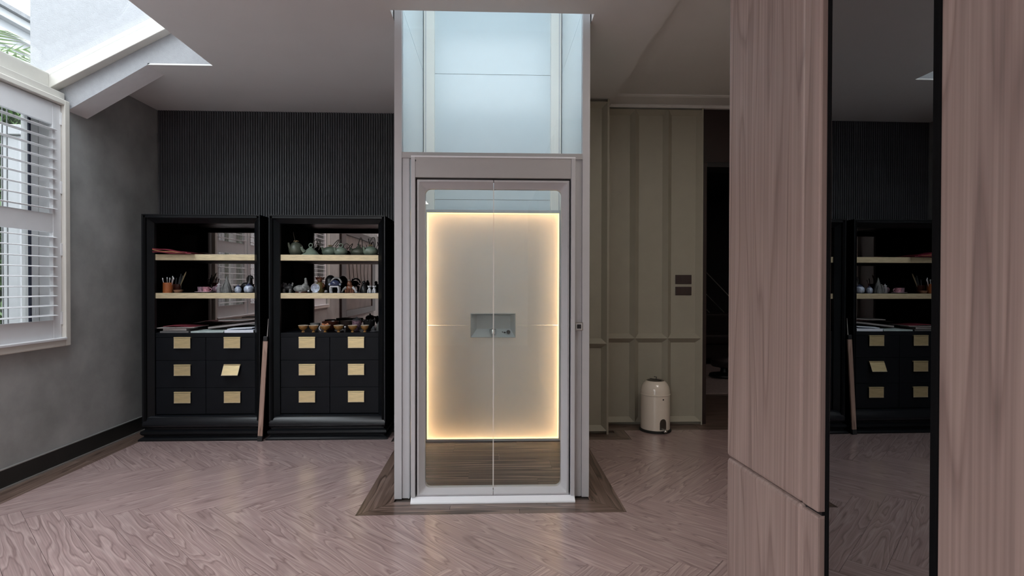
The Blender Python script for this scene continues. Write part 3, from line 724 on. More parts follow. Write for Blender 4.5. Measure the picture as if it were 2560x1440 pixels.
# ================================================================== CABINETS
def make_cabinet(cx, label, tilt_handle):
    """root at the floor, mid front; local coordinates: x across, y into the cabinet"""
    r = thing('display_cabinet', label, 'cabinet', (cx, 4.66, 0), group='black cabinets against the ribbed wall')
    H = 1.905; hw = .488; D = .545
    def p(mb, n, m_, bevel=0, parent=None, **k): return mb.build(n, M[m_], parent or r, (0, 0, 0), bevel, **k)
    for s in (-1, 1):
        xs = sorted((s*.458, s*hw)); p(B(xs[0], xs[1], .004, D, .10, H), 'side_panel', 'black_inside', .003)
    p(B(-hw, hw, .004, D, H-.03, H), 'top_panel', 'black_lacquer', .003)
    # splayed front frame, mitred
    ow, oh, iw, ih, dp = hw, H, .419, H-.069, .06
    zl, zi = .135, .20
    o4 = [(-ow, 0, zl), (ow, 0, zl), (ow, 0, oh), (-ow, 0, oh)]
    l4 = [(-ow+.008, 0, zl+.004), (ow-.008, 0, zl+.004), (ow-.008, 0, oh-.008), (-ow+.008, 0, oh-.008)]
    i4 = [(-iw, dp, zi), (iw, dp, zi), (iw, dp, ih), (-iw, dp, ih)]
    b4 = [(-iw, dp+.03, zi), (iw, dp+.03, zi), (iw, dp+.03, ih), (-iw, dp+.03, ih)]
    k4 = [(-ow, .03, zl), (ow, .03, zl), (ow, .03, oh), (-ow, .03, oh)]
    for a, b, nm in ((1, 2, 'frame_stile'), (2, 3, 'frame_rail'), (3, 0, 'frame_stile')):
        mb = MB(); vs = []
        for q in (k4, o4, l4, i4, b4): vs += [q[a], q[b]]
        mb.add(vs, [(0,1,3,2), (2,3,5,4), (4,5,7,6), (6,7,9,8), (8,9,1,0), (0,2,4,6,8), (1,3,5,7,9)])
        p(mb, nm, 'black_lacquer')
    # rounded lower rail sloping down to the base
    n = 8; prf = []
    for k in range(n+1):
        a = PI/2*k/n; prf.append((dp - (dp+.006)*math.sin(a), zi - .08 + .08*math.cos(a)))
    prf += [(.0, .112), (.03, .108), (.10, .108), (.10, zi)]
    mb = MB(); N = len(prf); fs = []; vs = []
    for s in (-1, 1):
        for (yy, zz) in prf:
            t = min(1, max(0, yy/dp)) if yy <= dp else 1
            vs.append((s*(ow - (ow-iw)*t*.98 - .002), yy, zz))
    fs = [(i, (i+1) % N, N+(i+1) % N, N+i) for i in range(N)] + [tuple(range(N)), tuple(range(N, 2*N))]
    mb.add(vs, fs); p(mb, 'lower_rail', 'black_gloss', smooth=True)
    # stepped plinth: profile swept along front and sides
    pr = [(.0, .108), (.012, .104), (.014, .088), (.004, .082), (-.010, .078), (-.012, .060), (-.004, .048), (.008, .040), (.010, .032), (-.010, .022), (-.022, .012), (-.022, 0)]
    vs = []; fs = []; n = len(pr)
    for (o_, z) in pr:
        e = -o_
        vs += [(-hw-e, D, z), (-hw-e, o_, z), (hw+e, o_, z), (hw+e, D, z)]
    for i in range(n-1):
        for k in range(3): fs.append((i*4+k, i*4+k+1, (i+1)*4+k+1, (i+1)*4+k))
    fs += [(0, 1, 2, 3), ((n-1)*4, (n-1)*4+1, (n-1)*4+2, (n-1)*4+3)] + [tuple(i*4 for i in range(n)) + tuple(i*4+3 for i in range(n-1, -1, -1))]
    p(MB().add(vs, fs), 'plinth', 'black_lacquer')
    # interior
    p(B(-.458, .458, D-.032, D-.022, .86, H-.03), 'mirror_back', 'cabinet_glass')
    p(B(-.458, .458, D-.022, D-.004, .108, H-.03), 'back_panel', 'black_lacquer')
    p(B(-.457, .457, dp+.032, D-.033, .880, .9), 'counter', 'black_drawer')
    p(B(-.418, .418, dp+.012, dp+.034, .862, .9), 'counter_edge', 'black_drawer', .002)
    for z0, z1 in ((1.521, 1.572), (1.195, 1.242)):
        sh = p(B(-.4575, .4575, dp+.035, D-.034, z0+.002, z1-.001), 'shelf', 'black_drawer')
        p(B(-.418, .418, dp+.012, dp+.035, z0, z1), 'shelf_edge', 'brass_edge', .002, sh)
    rows = [(.664, .860), (.430, .662), (.204, .428)]
    for ri, (z0, z1) in enumerate(rows):
        for ci, (x0, x1) in enumerate(((-.418, -.001), (.001, .418))):
            dw = p(B(x0+.001, x1-.001, dp+.014, dp+.034, z0+.001, z1), 'drawer', 'black_drawer', .0015)
            p(B(x0+.02, x1-.02, dp+.034, D-.06, z0+.02, z1-.02), 'drawer_box', 'black_drawer', 0, dw)
            cxh = (-.190, .228)[ci]; zt = z1 + (.012 if ri == 0 else -.030)
            if ri == 0: zt = .866
            hb = MB(); hb.box(-.070, .070, -.004, .012, -.010, 0)
            hd = hb.build('handle', M['brass'], dw, bevel=.001); hd.location = (cxh, dp, zt)
            pl = MB(); pl.box(-.069, .069, -.002, .002, -.092, -.012)
            po = pl.build('handle_plate', M['brass'], hd, bevel=.001)
            lip = MB(); lip.box(-.069, .069, -.004, .002, -.096, -.089); lip.box(-.069, -.065, -.003, .002, -.089, -.012); lip.box(.065, .069, -.003, .002, -.089, -.012)
            lp = lip.build('handle_plate', M['brass_edge'], hd)
            if tilt_handle == (ri, ci):
                for q in (po, lp): q.rotation_euler = (math.radians(-17), 0, 0)
                sm = Matrix.Identity(4); sm[0][2] = .10
                for q in (po, lp): q.data.transform(sm)
    return r
make_cabinet(-2.453, 'black display cabinet beside the grey wall with one brass handle tilted out', (1, 1))
make_cabinet(-1.403, 'black display cabinet with green teapots on its top shelf, next to the lift', None)

# stick leaning in the gap
st = thing('leaning_stick', 'slim pinkish wooden bar with black ends leaning between the two black cabinets', 'stick', (-1.949, 4.619, 0), 0)
st.rotation_euler = (math.radians(-.6), math.radians(3.0), 0)
B(-.019, .019, -.008, .008, .045, .842).build('bar', M['stick'], st, bevel=.002)
B(-.020, .020, -.010, .012, 0, .045).build('foot_cap', M['rubber'], st, bevel=.002)
B(-.017, .017, -.012, .010, .842, .882).build('top_cap', M['dark'], st, bevel=.003)
MB().tube([(.012, 0, .88), (.013, 0, 1.03)], [.004, .0015]).build('tip_rod', M['alu'], st)

# ================================================================== THINGS ON THE SHELVES
ZT1, ZT2, ZT3 = 1.5722, 1.2422, .9002
def item(name, label, cat, x, y, z, rz=0, group=None): return thing(name, label, cat, (x, y, z), rz, group)
def arc(c, rx, rz, a0, a1, n=12, y=0, lean=0):
    return [(c[0]+math.cos(a0+(a1-a0)*k/n)*rx + lean*math.sin(a0+(a1-a0)*k/n), y, c[2]+math.sin(a0+(a1-a0)*k/n)*rz) for k in range(n+1)]
def teapot(x, label, rad, hgt, handle, lid='knob', m_='celadon', spout=True, rz=0, prof=None, y=4.86):
    t = item('teapot', label, 'teapot', x, y, ZT1, rz, 'green teapots on the top shelf')
    if prof is None:
        prof = [(.5, 0), (.72, .04), (.93, .22), (1.0, .42), (.95, .62), (.78, .8), (.5, .93), (.3, .97), (.28, 1)]
    MB().lathe([(r*rad, h*hgt) for r, h in prof], seg=28).build('body', M[m_], t, smooth=True)
    if lid == 'knob':
        mb = MB(); mb.lathe([(.30*rad, 0), (.28*rad, .006), (.12*rad, .014), (.10*rad, .02), (.16*rad, .026), (.10*rad, .034), (.02*rad, .036)], (0, 0, hgt), 16)
        mb.build('lid', M[m_], t, smooth=True)
    elif lid == 'ring':
        mb = MB(); mb.tube([(math.cos(a)*.016, 0, hgt+.015+math.sin(a)*.016) for a in [2*PI*k/14 for k in range(15)]], .0045); mb.build('lid_ring', M[m_], t, smooth=True)
    elif lid == 'leaves':
        mb = MB()
        for k in range(5):
            a = 2*PI*k/5+.4; mb.tube([(0, 0, hgt-.004), (math.cos(a)*.012, math.sin(a)*.012, hgt+.012), (math.cos(a)*.024, math.sin(a)*.024, hgt+.006)], [.004, .005, .002], 6)
        mb.build('lid_leaves', M['straw'], t, smooth=True)
    if spout:
        mb = MB(); mb.tube([(-.55*rad, -.55*rad, hgt*.45), (-.7*rad, -.78*rad, hgt*.7), (-.72*rad, -.9*rad, hgt*.92)], [.016, .011, .008], 10); mb.build('spout', M[m_], t, smooth=True)
    for (pts, r_) in handle: MB().tube(pts, r_, 8).build('handle', M['handle_dark'], t, smooth=True)
    return t
teapot(-1.735, 'tall dark green gourd teapot with an upright stem, first on the teapot shelf', .061, .118, [([(-.004, 0, .115), (-.010, 0, .145), (-.020, 0, .185), (-.022, 0, .205)], [.004, .003, .003, .002])], 'leaves', 'celadon_dark')
teapot(-1.592, 'low cone shaped green teapot with a ring on top and two dark loop handles', .080, .072,
       [(arc((.035, 0, .06), .035, .085, PI, 0, 12, .012, .02), .0035), (arc((.05, 0, .045), .022, .09, PI, 0, 12, -.01, .03), .0035)], 'ring', 'celadon', True,
       prof=[(1.0, 0), (1.0, .05), (.82, .18), (.66, .42), (.44, .68), (.24, .86), (.12, 1)], y=4.82)
teapot(-1.456, 'round pale green teapot with a slanted loop handle above its leafy lid', .073, .083, [(arc((.030, 0, .085), .012, .06, PI, 0, 12, 0, .045), .0036)], 'leaves', y=4.93)
teapot(-1.331, 'small green teapot with a white dotted knob and two dark handles', .056, .072, [([(.0, 0, .07), (-.004, 0, .12), (.002, 0, .145)], .003), (arc((.045, 0, .055), .03, .05, PI, -.4, 12, .01), .0035)], 'ring', y=4.82)
teapot(-1.203, 'wide olive green teapot with a tall narrow dark loop handle', .074, .076, [(arc((.012, 0, .07), .018, .095, PI, 0, 14, 0, .008), .0038), ([(.07, .03, .05), (.09, .04, .10), (.075, .05, .16)], .004)], 'knob', 'celadon_dark', y=4.93)
teapot(-1.072, 'green teapot with a pointed loop handle at the lift end of the shelf', .066, .080, [(arc((.012, 0, .075), .026, .085, PI, 0, 14, 0, .012), .0038)], 'leaves', y=4.82)
tw = item('twig_bundle', 'dark twisted twigs lying behind the wide olive teapot on the top shelf', 'twigs', -1.125, 5.07, ZT1)
for k in range(6):
    a = -.06+.024*k; MB().tube([(a*.4, 0, .006), (a, .004*k-.01, .05), (a*1.4+.01, .0, .10+.012*(k % 3))], [.005, .004, .0025], 6).build('twig', M['handle_dark'], tw, smooth=True)

# red cloth on the left cabinet's top shelf
def cloth(nx, ny, fn, thick=.006):
    vs = [fn(i/nx, j/ny) for i in range(nx+1) for j in range(ny+1)]
    fs = [(i*(ny+1)+j, i*(ny+1)+j+1, (i+1)*(ny+1)+j+1, (i+1)*(ny+1)+j) for i in range(nx) for j in range(ny)]
    top = MB().add(vs, fs); n = len(vs)
    top.add([(v[0], v[1], v[2]-thick) for v in vs], [f[::-1] for f in fs])
    ring = [i*(ny+1) for i in range(nx+1)] + [nx*(ny+1)+j for j in range(1, ny+1)] + [i*(ny+1)+ny for i in range(nx-1, -1, -1)] + [j for j in range(ny-1, 0, -1)]
    top.f += [(ring[k], ring[(k+1) % len(ring)], ring[(k+1) % len(ring)]+n, ring[k]+n) for k in range(len(ring))]
    return top
rc = item('folded_cloth', 'folded dark red satin cloth hanging over the end of the top brass shelf', 'cloth', -2.83, 4.69, ZT1)
for k, (dz, sc, m_) in enumerate(((.018, 1.0, 'red_cloth'), (.034, .85, 'gold_cloth'), (.050, .9, 'red_cloth'))):
    cloth(14, 8, lambda u, v, dz=dz, sc=sc, k=k: (-.033+u*.32*sc, -.012+v*.26, max(.010, dz*(1-u*.72) + .005*math.sin(u*9+k*2+v*4)*(1-u)+.002)), .008).build('fold', M[m_], rc, smooth=True)

# pens, cups, jars, figures on the left cabinet's middle shelf
cup = item('pen_cup', 'orange leather pen cup holding steel pens at the wall end of the middle shelf', 'cup', -2.80, 4.79, ZT2)
MB().lathe([(.038, 0), (.039, .004), (.038, .088), (.034, .088), (.034, .01), (.002, .01)], seg=22).build('cup', M['leather'], cup, smooth=True)
for k, (dx, dy, lean, hh) in enumerate(((-.02, 0, -.25, .118), (-.008, .01, -.05, .125), (.008, -.008, .12, .12), (.016, .006, .2, .135), (.02, -.005, .3, .122))):
    mb = MB(); mb.tube([(dx, dy, .012), (dx+lean*.1, dy, hh)], .0035, 6); mb.ball((dx+lean*.1, dy, hh), .006, .004, .012, 8, 6); mb.build('pen', M['steel'], cup, smooth=True)
cup2 = item('brush_cup', 'dark red cup of black brushes and a straw stick behind the orange pen cup', 'cup', -2.795, 4.91, ZT2)
MB().lathe([(.034, 0), (.036, .004), (.035, .075), (.031, .075), (.031, .01), (.002, .01)], seg=20).build('cup', M['amber_dark'], cup2, smooth=True)
for k, (dx, lean, hh) in enumerate(((-.012, .1, .13), (0, .3, .14), (.01, .45, .15), (.014, .25, .165))):
    MB().tube([(dx, 0, .012), (dx+lean*.1, 0, hh)], .004, 6).build('brush', M['brush'], cup2, smooth=True)
MB().tube([(.012, .0, .012), (.075, 0, .165), (.083, 0, .185)], [.002, .006, .002], 6).build('straw', M['straw'], cup2, smooth=True)
dish = item('clay_dish', 'small brown clay dish beside the orange pen cup', 'dish', -2.712, 4.79, ZT2)
MB().lathe([(.026, 0), (.034, .010), (.038, .026), (.034, .026), (.028, .012), (.002, .008)], seg=24).build('dish', M['clay'], dish, smooth=True)
for x_, y_, m_, lb in ((-2.545, 4.84, 'mauve', 'mauve patterned teacup on a saucer, nearer the brown clay dish'), (-2.475, 4.79, 'pink', 'pink patterned teacup on a saucer at the front of the middle shelf')):
    t = item('teacup', lb, 'teacup', x_, y_, ZT2, group='patterned teacups on the middle shelf')
    MB().lathe([(.018, .004), (.026, .010), (.030, .052), (.027, .052), (.022, .014), (.002, .012)], seg=22).build('cup', M[m_], t, smooth=True)
    MB().lathe([(.02, 0), (.038, .003), (.052, .009), (.051, .011), (.02, .004), (.002, .004)], seg=26).build('saucer', M['saucer'], t, smooth=True)
    MB().tube([(.028, 0, .042), (.042, 0, .038), (.042, 0, .02), (.026, 0, .016)], .003, 6).build('handle', M[m_], t, smooth=True)
t = item('teapot', 'small dark rose teapot with a knobbed lid behind the pink teacup', 'teapot', -2.445, 4.92, ZT2)
MB().lathe([(.028, 0), (.042, .02), (.044, .04), (.034, .055), (.015, .06)], seg=22).build('body', M['mauve'], t, smooth=True)
MB().lathe([(.02, .06), (.012, .064), (.006, .068), (.008, .076), (.001, .08)], seg=14).build('lid', M['pink'], t, smooth=True)
MB().tube([(.04, 0, .03), (.058, 0, .045), (.062, 0, .058)], [.008, .006, .004], 8).build('spout', M['mauve'], t, smooth=True)
for x_, lb in ((-2.392, 'small grey glass jar beside the pointed stone figure'),):
    t = item('glass_jar', lb, 'jar', x_, 4.84, ZT2)
    MB().lathe([(.018, 0), (.021, .006), (.021, .05), (.014, .056), (.014, .066)], seg=18).build('body', M['jar'], t, smooth=True)
    MB().lathe([(.016, .066), (.016, .074), (.004, .078), (.005, .086), (.001, .088)], seg=14).build('stopper', M['white_glaze'], t, smooth=True)
t = item('stone_figurine', 'grey stone figure with a pointed hood on the middle shelf', 'figurine', -2.325, 4.84, ZT2)
MB().lathe([(.040, 0), (.041, .02), (.034, .05), (.022, .085), (.012, .11), (.009, .125), (.004, .142), (.001, .146)], seg=14, sy=.8).build('body', M['stone'], t, smooth=True)
mb = MB(); mb.tube([(-.03, -.02, .004), (-.028, -.024, .05), (-.016, -.02, .085)], [.011, .009, .005], 8); mb.tube([(.022, -.02, .004), (.02, -.026, .04), (.01, -.02, .075)], [.012, .010, .005], 8); mb.build('robe_fold', M['stone'], t, smooth=True)
t = item('horse_figurine', 'black rearing horse figurine behind the blue and white jars', 'figurine', -2.18, 4.90, ZT2)
mb = MB(); mb.ball((0, 0, .06), .052, .028, .032); mb.tube([(.02, 0, .07), (.03, 0, .11), (.028, 0, .14)], [.03, .020, .015], 10); mb.tube([(.028, 0, .142), (.045, 0, .138), (.056, 0, .122)], [.015, .012, .007], 10); mb.build('body', M['ebony'], t, smooth=True)
for dx, dy in ((-.04, -.014), (-.036, .014), (.028, -.014), (.032, .014)): MB().tube([(dx, dy, .055), (dx*1.1, dy, .028), (dx*1.05, dy, 0)], [.013, .008, .007], 8).build('leg', M['ebony'], t, smooth=True)
mb = MB(); mb.tube([(.022, 0, .154), (.008, 0, .13), (.002, 0, .10)], [.006, .01, .006], 8); mb.build('mane', M['ebony'], t, smooth=True)
for x_, y_, hh, rr, lb in ((-2.205, 4.79, .054, .028, 'small blue and white porcelain jar in front of the black horse'), (-2.118, 4.80, .064, .042, 'larger blue and white porcelain pot at the inner end of the middle shelf')):
    t = item('porcelain_jar', lb, 'jar', x_, y_, ZT2, group='blue and white porcelain on the middle shelf')
    MB().lathe([(.6*rr, 0), (.9*rr, hh*.15), (rr, hh*.5), (.9*rr, hh*.8), (.6*rr, hh*.95), (.62*rr, hh)], seg=22).build('body', M['bluewhite'], t, smooth=True)
    MB().lathe([(.62*rr, hh), (.5*rr, hh+.006), (.12*rr, hh+.012), (.14*rr, hh+.018), (.02*rr, hh+.02)], seg=16).build('lid', M['blue_glaze'], t, smooth=True)

# papers and folders on the left cabinet's counter
def sheet(name, label, cat, x0, x1, y0, y1, z, h, m_, rz=0, curl=0, n=10):
    cx, cy = (x0+x1)/2, (y0+y1)/2; lx, ly = (x1-x0)/2, (y1-y0)/2
    t = item(name, label, cat, cx, cy, z, rz)
    cloth(n, 4, lambda u, v: (-lx+u*2*lx, -ly+v*2*ly, h + curl*(u**3) + .15*abs(curl)*math.sin(v*3)), h).build('pages', M[m_], t, smooth=True)
    return t
sheet('paper_tray', 'flat grey paper tray under the red folder', 'tray', -2.84, -2.60, 4.74, 4.96, ZT3, .014, 'mag_grey')
bk = item('book', 'dark book lying on the grey paper tray', 'book', -2.735, 4.86, ZT3+.0145); B(-.10, .10, -.09, .10, 0, .022).build('cover', M['book_brown'], bk, bevel=.002); B(-.095, .101, -.091, .095, .003, .019).build('pages', M['paper_grey'], bk)
rf = sheet('folder', 'pale folder with red edges on the wall end of the counter', 'folder', -2.88, -2.57, 4.76, 5.02, ZT3+.0368, .006, 'paper_grey', .04, .004)
cloth(10, 3, lambda u, v: (-.12+u*.27, -.10+v*.2, .0165+.004*math.sin(u*5)), .004).build('red_sheet', M['red_paper'], rf, smooth=True)
sheet('magazine', 'grey green magazine lying flat in the middle of the counter', 'magazine', -2.585, -2.31, 4.745, 4.96, ZT3, .013, 'paper_green', 0, .002)
pp = sheet('paper_stack', 'white paper stack at the inner end of the counter', 'papers', -2.30, -2.055, 4.742, 4.99, ZT3, .022, 'paper', 0, .002)
cloth(6, 4, lambda u, v: (-.11+u*.21, -.1+v*.22, .030+.010*u+.003*math.sin(v*4)), .004).build('loose_sheet', M['paper'], pp, smooth=True)
b2 = item('book', 'large dark brown album sloping up over the magazine', 'book', -2.285, 4.95, ZT3+.046, .05); b2.rotation_euler = (0, math.radians(-6.5), .05)
B(-.22, .22, -.08, .13, 0, .022).build('cover', M['book_brown'], b2, bevel=.003)
B(-.215, .2215, -.082, .125, .004, .018).build('pages', M['paper_grey'], b2)
sheet('newspaper', 'crumpled warm grey newspaper on top of the dark album', 'newspaper', -2.40, -2.06, 4.84, 5.06, ZT3+.094, .006, 'paper_grey', 0, .018)

# figures on the right cabinet's middle shelf
t = item('lion_figurine', 'dark grey curly lion figurine at the outer end of the figure shelf', 'figurine', -1.806, 4.84, ZT2)
mb = MB(); mb.ball((.01, 0, .045), .042, .026, .026); mb.ball((-.028, -.004, .062), .022, .020, .022)
for dx, dz in ((-.03, .084), (-.01, .078), (.02, .074), (.04, .07)): mb.ball((dx, 0, dz), .010)
mb.build('body', M['dark_ceramic'], t, smooth=True)
for dx in (-.02, .035):
    for dy in (-.015, .015): MB().tube([(dx, dy, .035), (dx-.004, dy, .0)], [.012, .010], 8).build('leg', M['grey_ceramic'], t, smooth=True)
MB().tube([(.045, 0, .06), (.052, 0, .085), (.044, 0, .09)], [.008, .007, .004], 8).build('tail', M['grey_ceramic'], t, smooth=True)
t = item('bird_ewer', 'grey speckled bird shaped ewer with its neck raised', 'ewer', -1.676, 4.84, ZT2)
mb = MB(); mb.ball((-.008, 0, .035), .068, .034, .034); mb.tube([(.02, 0, .05), (.036, 0, .085), (.034, 0, .115)], [.030, .016, .010], 10); mb.ball((.033, -.002, .120), .012, .010, .013); mb.tube([(.035, 0, .06), (.058, 0, .04), (.066, 0, .026)], [.022, .014, .006], 8)
mb.build('body', M['grey_ceramic'], t, smooth=True); MB().lathe([(.052, 0), (.056, .004), (.05, .01)], (-.006, 0, 0), 20, 1, .6).build('foot', M['amber_dark'], t, smooth=True)
MB().ball((.062, -.012, .016), .010).build('egg', M['white_glaze'], t, smooth=True)
t = item('seated_figurine', 'brown and olive seated figurine with a crown behind the round plate', 'figurine', -1.545, 4.92, ZT2)
mb = MB(); mb.lathe([(.038, 0), (.042, .02), (.034, .055), (.028, .085), (.018, .095)], seg=16, sy=.8); mb.build('robe', M['olive_gold'], t, smooth=True)
MB().ball((0, -.004, .112), .022).build('head', M['brown_glaze'], t, smooth=True)
mb = MB()
for k in range(5): mb.tube([((k-2)*.013, 0, .120), ((k-2)*.018, 0, .148-.004*abs(k-2))], [.010, .004], 6)
mb.build('crown', M['amber_dark'], t, smooth=True)
for s in (-1, 1): MB().tube([(s*.026, 0, .08), (s*.044, -.014, .055), (s*.03, -.03, .045)], [.012, .010, .008], 8).build('arm', M['brown_glaze'], t, smooth=True)
t = item('display_plate', 'round blue and white plate standing upright on the figure shelf', 'plate', -1.543, 4.79, ZT2)
MB().lathe([(.002, .004), (.022, .004), (.036, -.004), (.039, -.006), (.039, -.002), (.024, .010), (.002, .010)], (0, 0, .044), 28, axis='y').build('plate', M['bluewhite'], t, smooth=True)
MB().lathe([(.036, -.0055), (.039, -.0075), (.040, -.004), (.037, -.0035)], (0, 0, .044), 28, axis='y', ring=True).build('plate_rim', M['white_glaze'], t, smooth=True)
B(-.026, .026, -.006, .03, 0, .006).build('stand', M['white_glaze'], t, bevel=.002)
t = item('vase', 'tall rounded black vase behind the plate and the blue tureen', 'vase', -1.465, 4.97, ZT2)
MB().lathe([(.03, 0), (.045, .03), (.050, .08), (.044, .125), (.026, .15), (.012, .158)], seg=20).build('body', M['ebony'], t, smooth=True)
t = item('footed_tureen', 'blue tureen with white arched handle on a white footed stand', 'tureen', -1.385, 4.83, ZT2)
st_ = MB(); st_.box(-.038, .038, -.028, .028, .050, .062)
for dx in (-.034, .034):
    for dy in (-.022, .022): st_.tube([(dx, dy, .052), (dx*1.08, dy, .025), (dx*.98, dy, 0)], [.010, .007, .008], 8)
st_.build('stand', M['white_glaze'], t, smooth=True)
MB().ball((0, 0, .085), .042, .034, .028).build('bowl', M['blue_glaze'], t, smooth=True)
MB().tube(arc((.010, 0, .085), .044, .047, PI*.95, .05, 12, 0), .0075, 8).build('handle', M['grey_ceramic'], t, smooth=True)
MB().tube([(-.028, .01, .10), (-.022, .012, .135)], [.006, .002], 6).build('spike', M['ebony'], t, smooth=True)
for s in (-1, 1): MB().ball((s*.046, -.006, .074), .010).build('knob', M['bluewhite'], t, smooth=True)
t = item('bead', 'small grey glass ball at the foot of the white footed stand', 'ball', -1.452, 4.79, ZT2); MB().ball((0, 0, .013), .013).build('ball', M['jar'], t, smooth=True)
t = item('elephant_figurine', 'red brown elephant group figurine with a rider on the figure shelf', 'figurine', -1.258, 4.83, ZT2)
mb = MB(); mb.ball((.004, 0, .042), .036, .026, .028); mb.ball((0, 0, .080), .022, .02, .024); mb.ball((.0, -.002, .104), .013); mb.build('body', M['brown_glaze'], t, smooth=True)
MB().ball((.0, -.012, .110), .008).build('face', M['grey_ceramic'], t, smooth=True)
MB().tube([(-.026, -.008, .05), (-.050, -.010, .032), (-.066, -.008, .006)], [.013, .009, .006], 8).build('trunk', M['grey_ceramic'], t, smooth=True)
MB().tube([(.028, -.010, .052), (.048, -.012, .030), (.062, -.01, .004)], [.012, .010, .009], 8).build('tusk', M['white_glaze'], t, smooth=True)
for dx in (-.026, -.006, .016, .034): MB().tube([(dx, -.018, .030), (dx*1.05, -.018, 0)], [.011, .010], 8).build('leg', M['brown_glaze'], t, smooth=True)
t = item('dark_figurine', 'black kneeling figure near the pair of white dogs', 'figurine', -1.15, 4.92, ZT2)
mb = MB(); mb.lathe([(.040, 0), (.042, .02), (.032, .055), (.016, .078), (.008, .085)], seg=16); mb.ball((-.004, 0, .092), .016); mb.build('body', M['ebony'], t, smooth=True)
for x_, lb in ((-1.082, 'white dog figurine on the outer side of the pair at the shelf end'), (-1.040, 'white dog figurine on the inner side of the pair at the shelf end')):
    t = item('dog_figurine', lb, 'figurine', x_, 4.82, ZT2, group='pair of white dog figurines')
    mb = MB(); mb.lathe([(.016, 0), (.018, .014), (.014, .034), (.009, .044)], seg=14); mb.ball((0, -.004, .054), .013, .012, .011); mb.build('body', M['white_glaze'], t, smooth=True)
    for s in (-1, 1):
        MB().ball((s*.012, -.002, .058), .005, .004, .008).build('ear', M['white_glaze'], t, smooth=True)
        MB().tube([(s*.009, -.014, .03), (s*.010, -.018, .0)], [.006, .007], 8).build('leg', M['white_glaze'], t, smooth=True)

# amber bowls on the right cabinet's counter
lbs = ['amber footed bowl at the outer end of the bowl row', 'amber footed bowl second from the outer end of the row', 'amber footed bowl filled with an orange flower',
       'amber footed bowl with a wide cream rim, right after the flower bowl', 'amber footed bowl beside a small white bead', 'amber footed bowl nearest the lift in the bowl row']
for k, x_ in enumerate((-1.652, -1.562, -1.462, -1.346, -1.224, -1.118)):
    t = item('footed_bowl', lbs[k], 'bowl', x_, 4.80, ZT3, group='amber bowls on the counter')
    rr = (.042, .041, .046, .043, .041, .036)[k]
    MB().lathe([(.014, 0), (.014, .004), (.008, .010), (.010, .015), (.6*rr, .024), (.88*rr, .040), (rr, .058), (.96*rr, .058), (.8*rr, .040), (.5*rr, .026), (.002, .020)], seg=26).build('bowl', M['amber'], t, smooth=True)
    MB().lathe([(rr*.99, .0565), (rr*1.01, .059), (rr*.97, .0605), (rr*.94, .058)], seg=26, ring=True).build('rim', M['cream_glaze'], t, smooth=True)
    if k == 2:
        mb = MB()
        for j in range(7):
            a = 2*PI*j/7; mb.tube([(0, 0, .04), (math.cos(a)*.016, math.sin(a)*.012, .064), (math.cos(a)*.030, math.sin(a)*.02, .070+.006*math.sin(a*2))], [.005, .010, .004], 6)
        mb.build('flower', M['orange'], t, smooth=True)
        MB().tube(arc((0, 0, .034), .052, .030, PI*.8, PI*1.25, 6), .005, 6).build('handle', M['white_glaze'], t, smooth=True)
t = item('bead', 'small shiny white bead between two amber bowls', 'ball', -1.287, 4.79, ZT3); MB().lathe([(.012, 0), (.012, .012), (.006, .018), (.004, .038)], seg=12).build('stand', M['ebony'], t, smooth=True); MB().ball((0, 0, .046), .008).build('ball', M['white_glaze'], t, smooth=True)
for x_, y_, rr, hh, m_, lb in ((-1.59, 4.93, .045, .07, 'stone', 'grey stone dish behind the second amber bowl'), (-1.46, 4.95, .075, .085, 'amber_dark', 'dark red lacquer bowl behind the flower bowl'), (-1.325, 5.01, .066, .088, 'book_brown', 'brown wide bowl behind the cream rimmed bowl'),
                               (-1.215, 4.91, .045, .095, 'mauve', 'mauve lidded pot behind the fifth amber bowl'), (-1.11, 4.93, .055, .095, 'ebony', 'black scalloped bowl behind the last amber bowl')):
    t = item('bowl', lb, 'bowl', x_, y_, ZT3, group='dark bowls behind the amber row')
    MB().lathe([(.4*rr, 0), (.5*rr, .006), (.9*rr, hh*.55), (rr, hh), (.95*rr, hh), (.8*rr, hh*.55), (.3*rr, .012), (.002, .010)], seg=22).build('bowl', M[m_], t, smooth=True)
    if m_ == 'mauve':
        MB().lathe([(.95*rr, hh), (.7*rr, hh+.014), (.2*rr, hh+.02), (.2*rr, hh+.03), (.02*rr, hh+.034)], seg=18).build('lid', M['dark_ceramic'], t, smooth=True)
    if m_ == 'ebony':
        mb = MB()
        for j in range(8): mb.ball((math.cos(2*PI*j/8)*rr*.95, math.sin(2*PI*j/8)*rr*.95, hh), .010)
        mb.build('rim_beads', M['ebony'], t, smooth=True)
t = item('incense_burner', 'small grey pointed incense burner at the lift end of the counter', 'burner', -1.045, 4.81, ZT3)
MB().lathe([(.030, 0), (.032, .006), (.022, .014), (.024, .026), (.012, .036), (.008, .046), (.001, .052)], seg=18).build('body', M['dark_ceramic'], t, smooth=True)
t = item('flask', 'tall grey flask at the lift end of the counter, behind the burner', 'flask', -1.012, 4.90, ZT3)
MB().lathe([(.022, 0), (.026, .02), (.022, .06), (.008, .09), (.006, .12), (.012, .126), (.004, .135)], seg=18).build('body', M['stone'], t, smooth=True)

# ================================================================== RIGHT SIDE THINGS
for z0, z1, lb in ((1.326, 1.412, 'brown switch plate on the cream panel, the upper of two'), (1.220, 1.300, 'brown switch plate on the cream panel, the lower of two')):
    t = thing('switch_plate', lb, 'switch', (1.805, 5.08, z0), group='switch plates on the panelled wall')
    h = z1-z0
    B(-.077, .077, -.009, 0, 0, h).build('plate', M['switch'], t, bevel=.002)
    for k in range(3): B(-.070+k*.048, -.026+k*.048, -.012, -.008, .010, h-.010).build('rocker', M['switch'], t, bevel=.001)

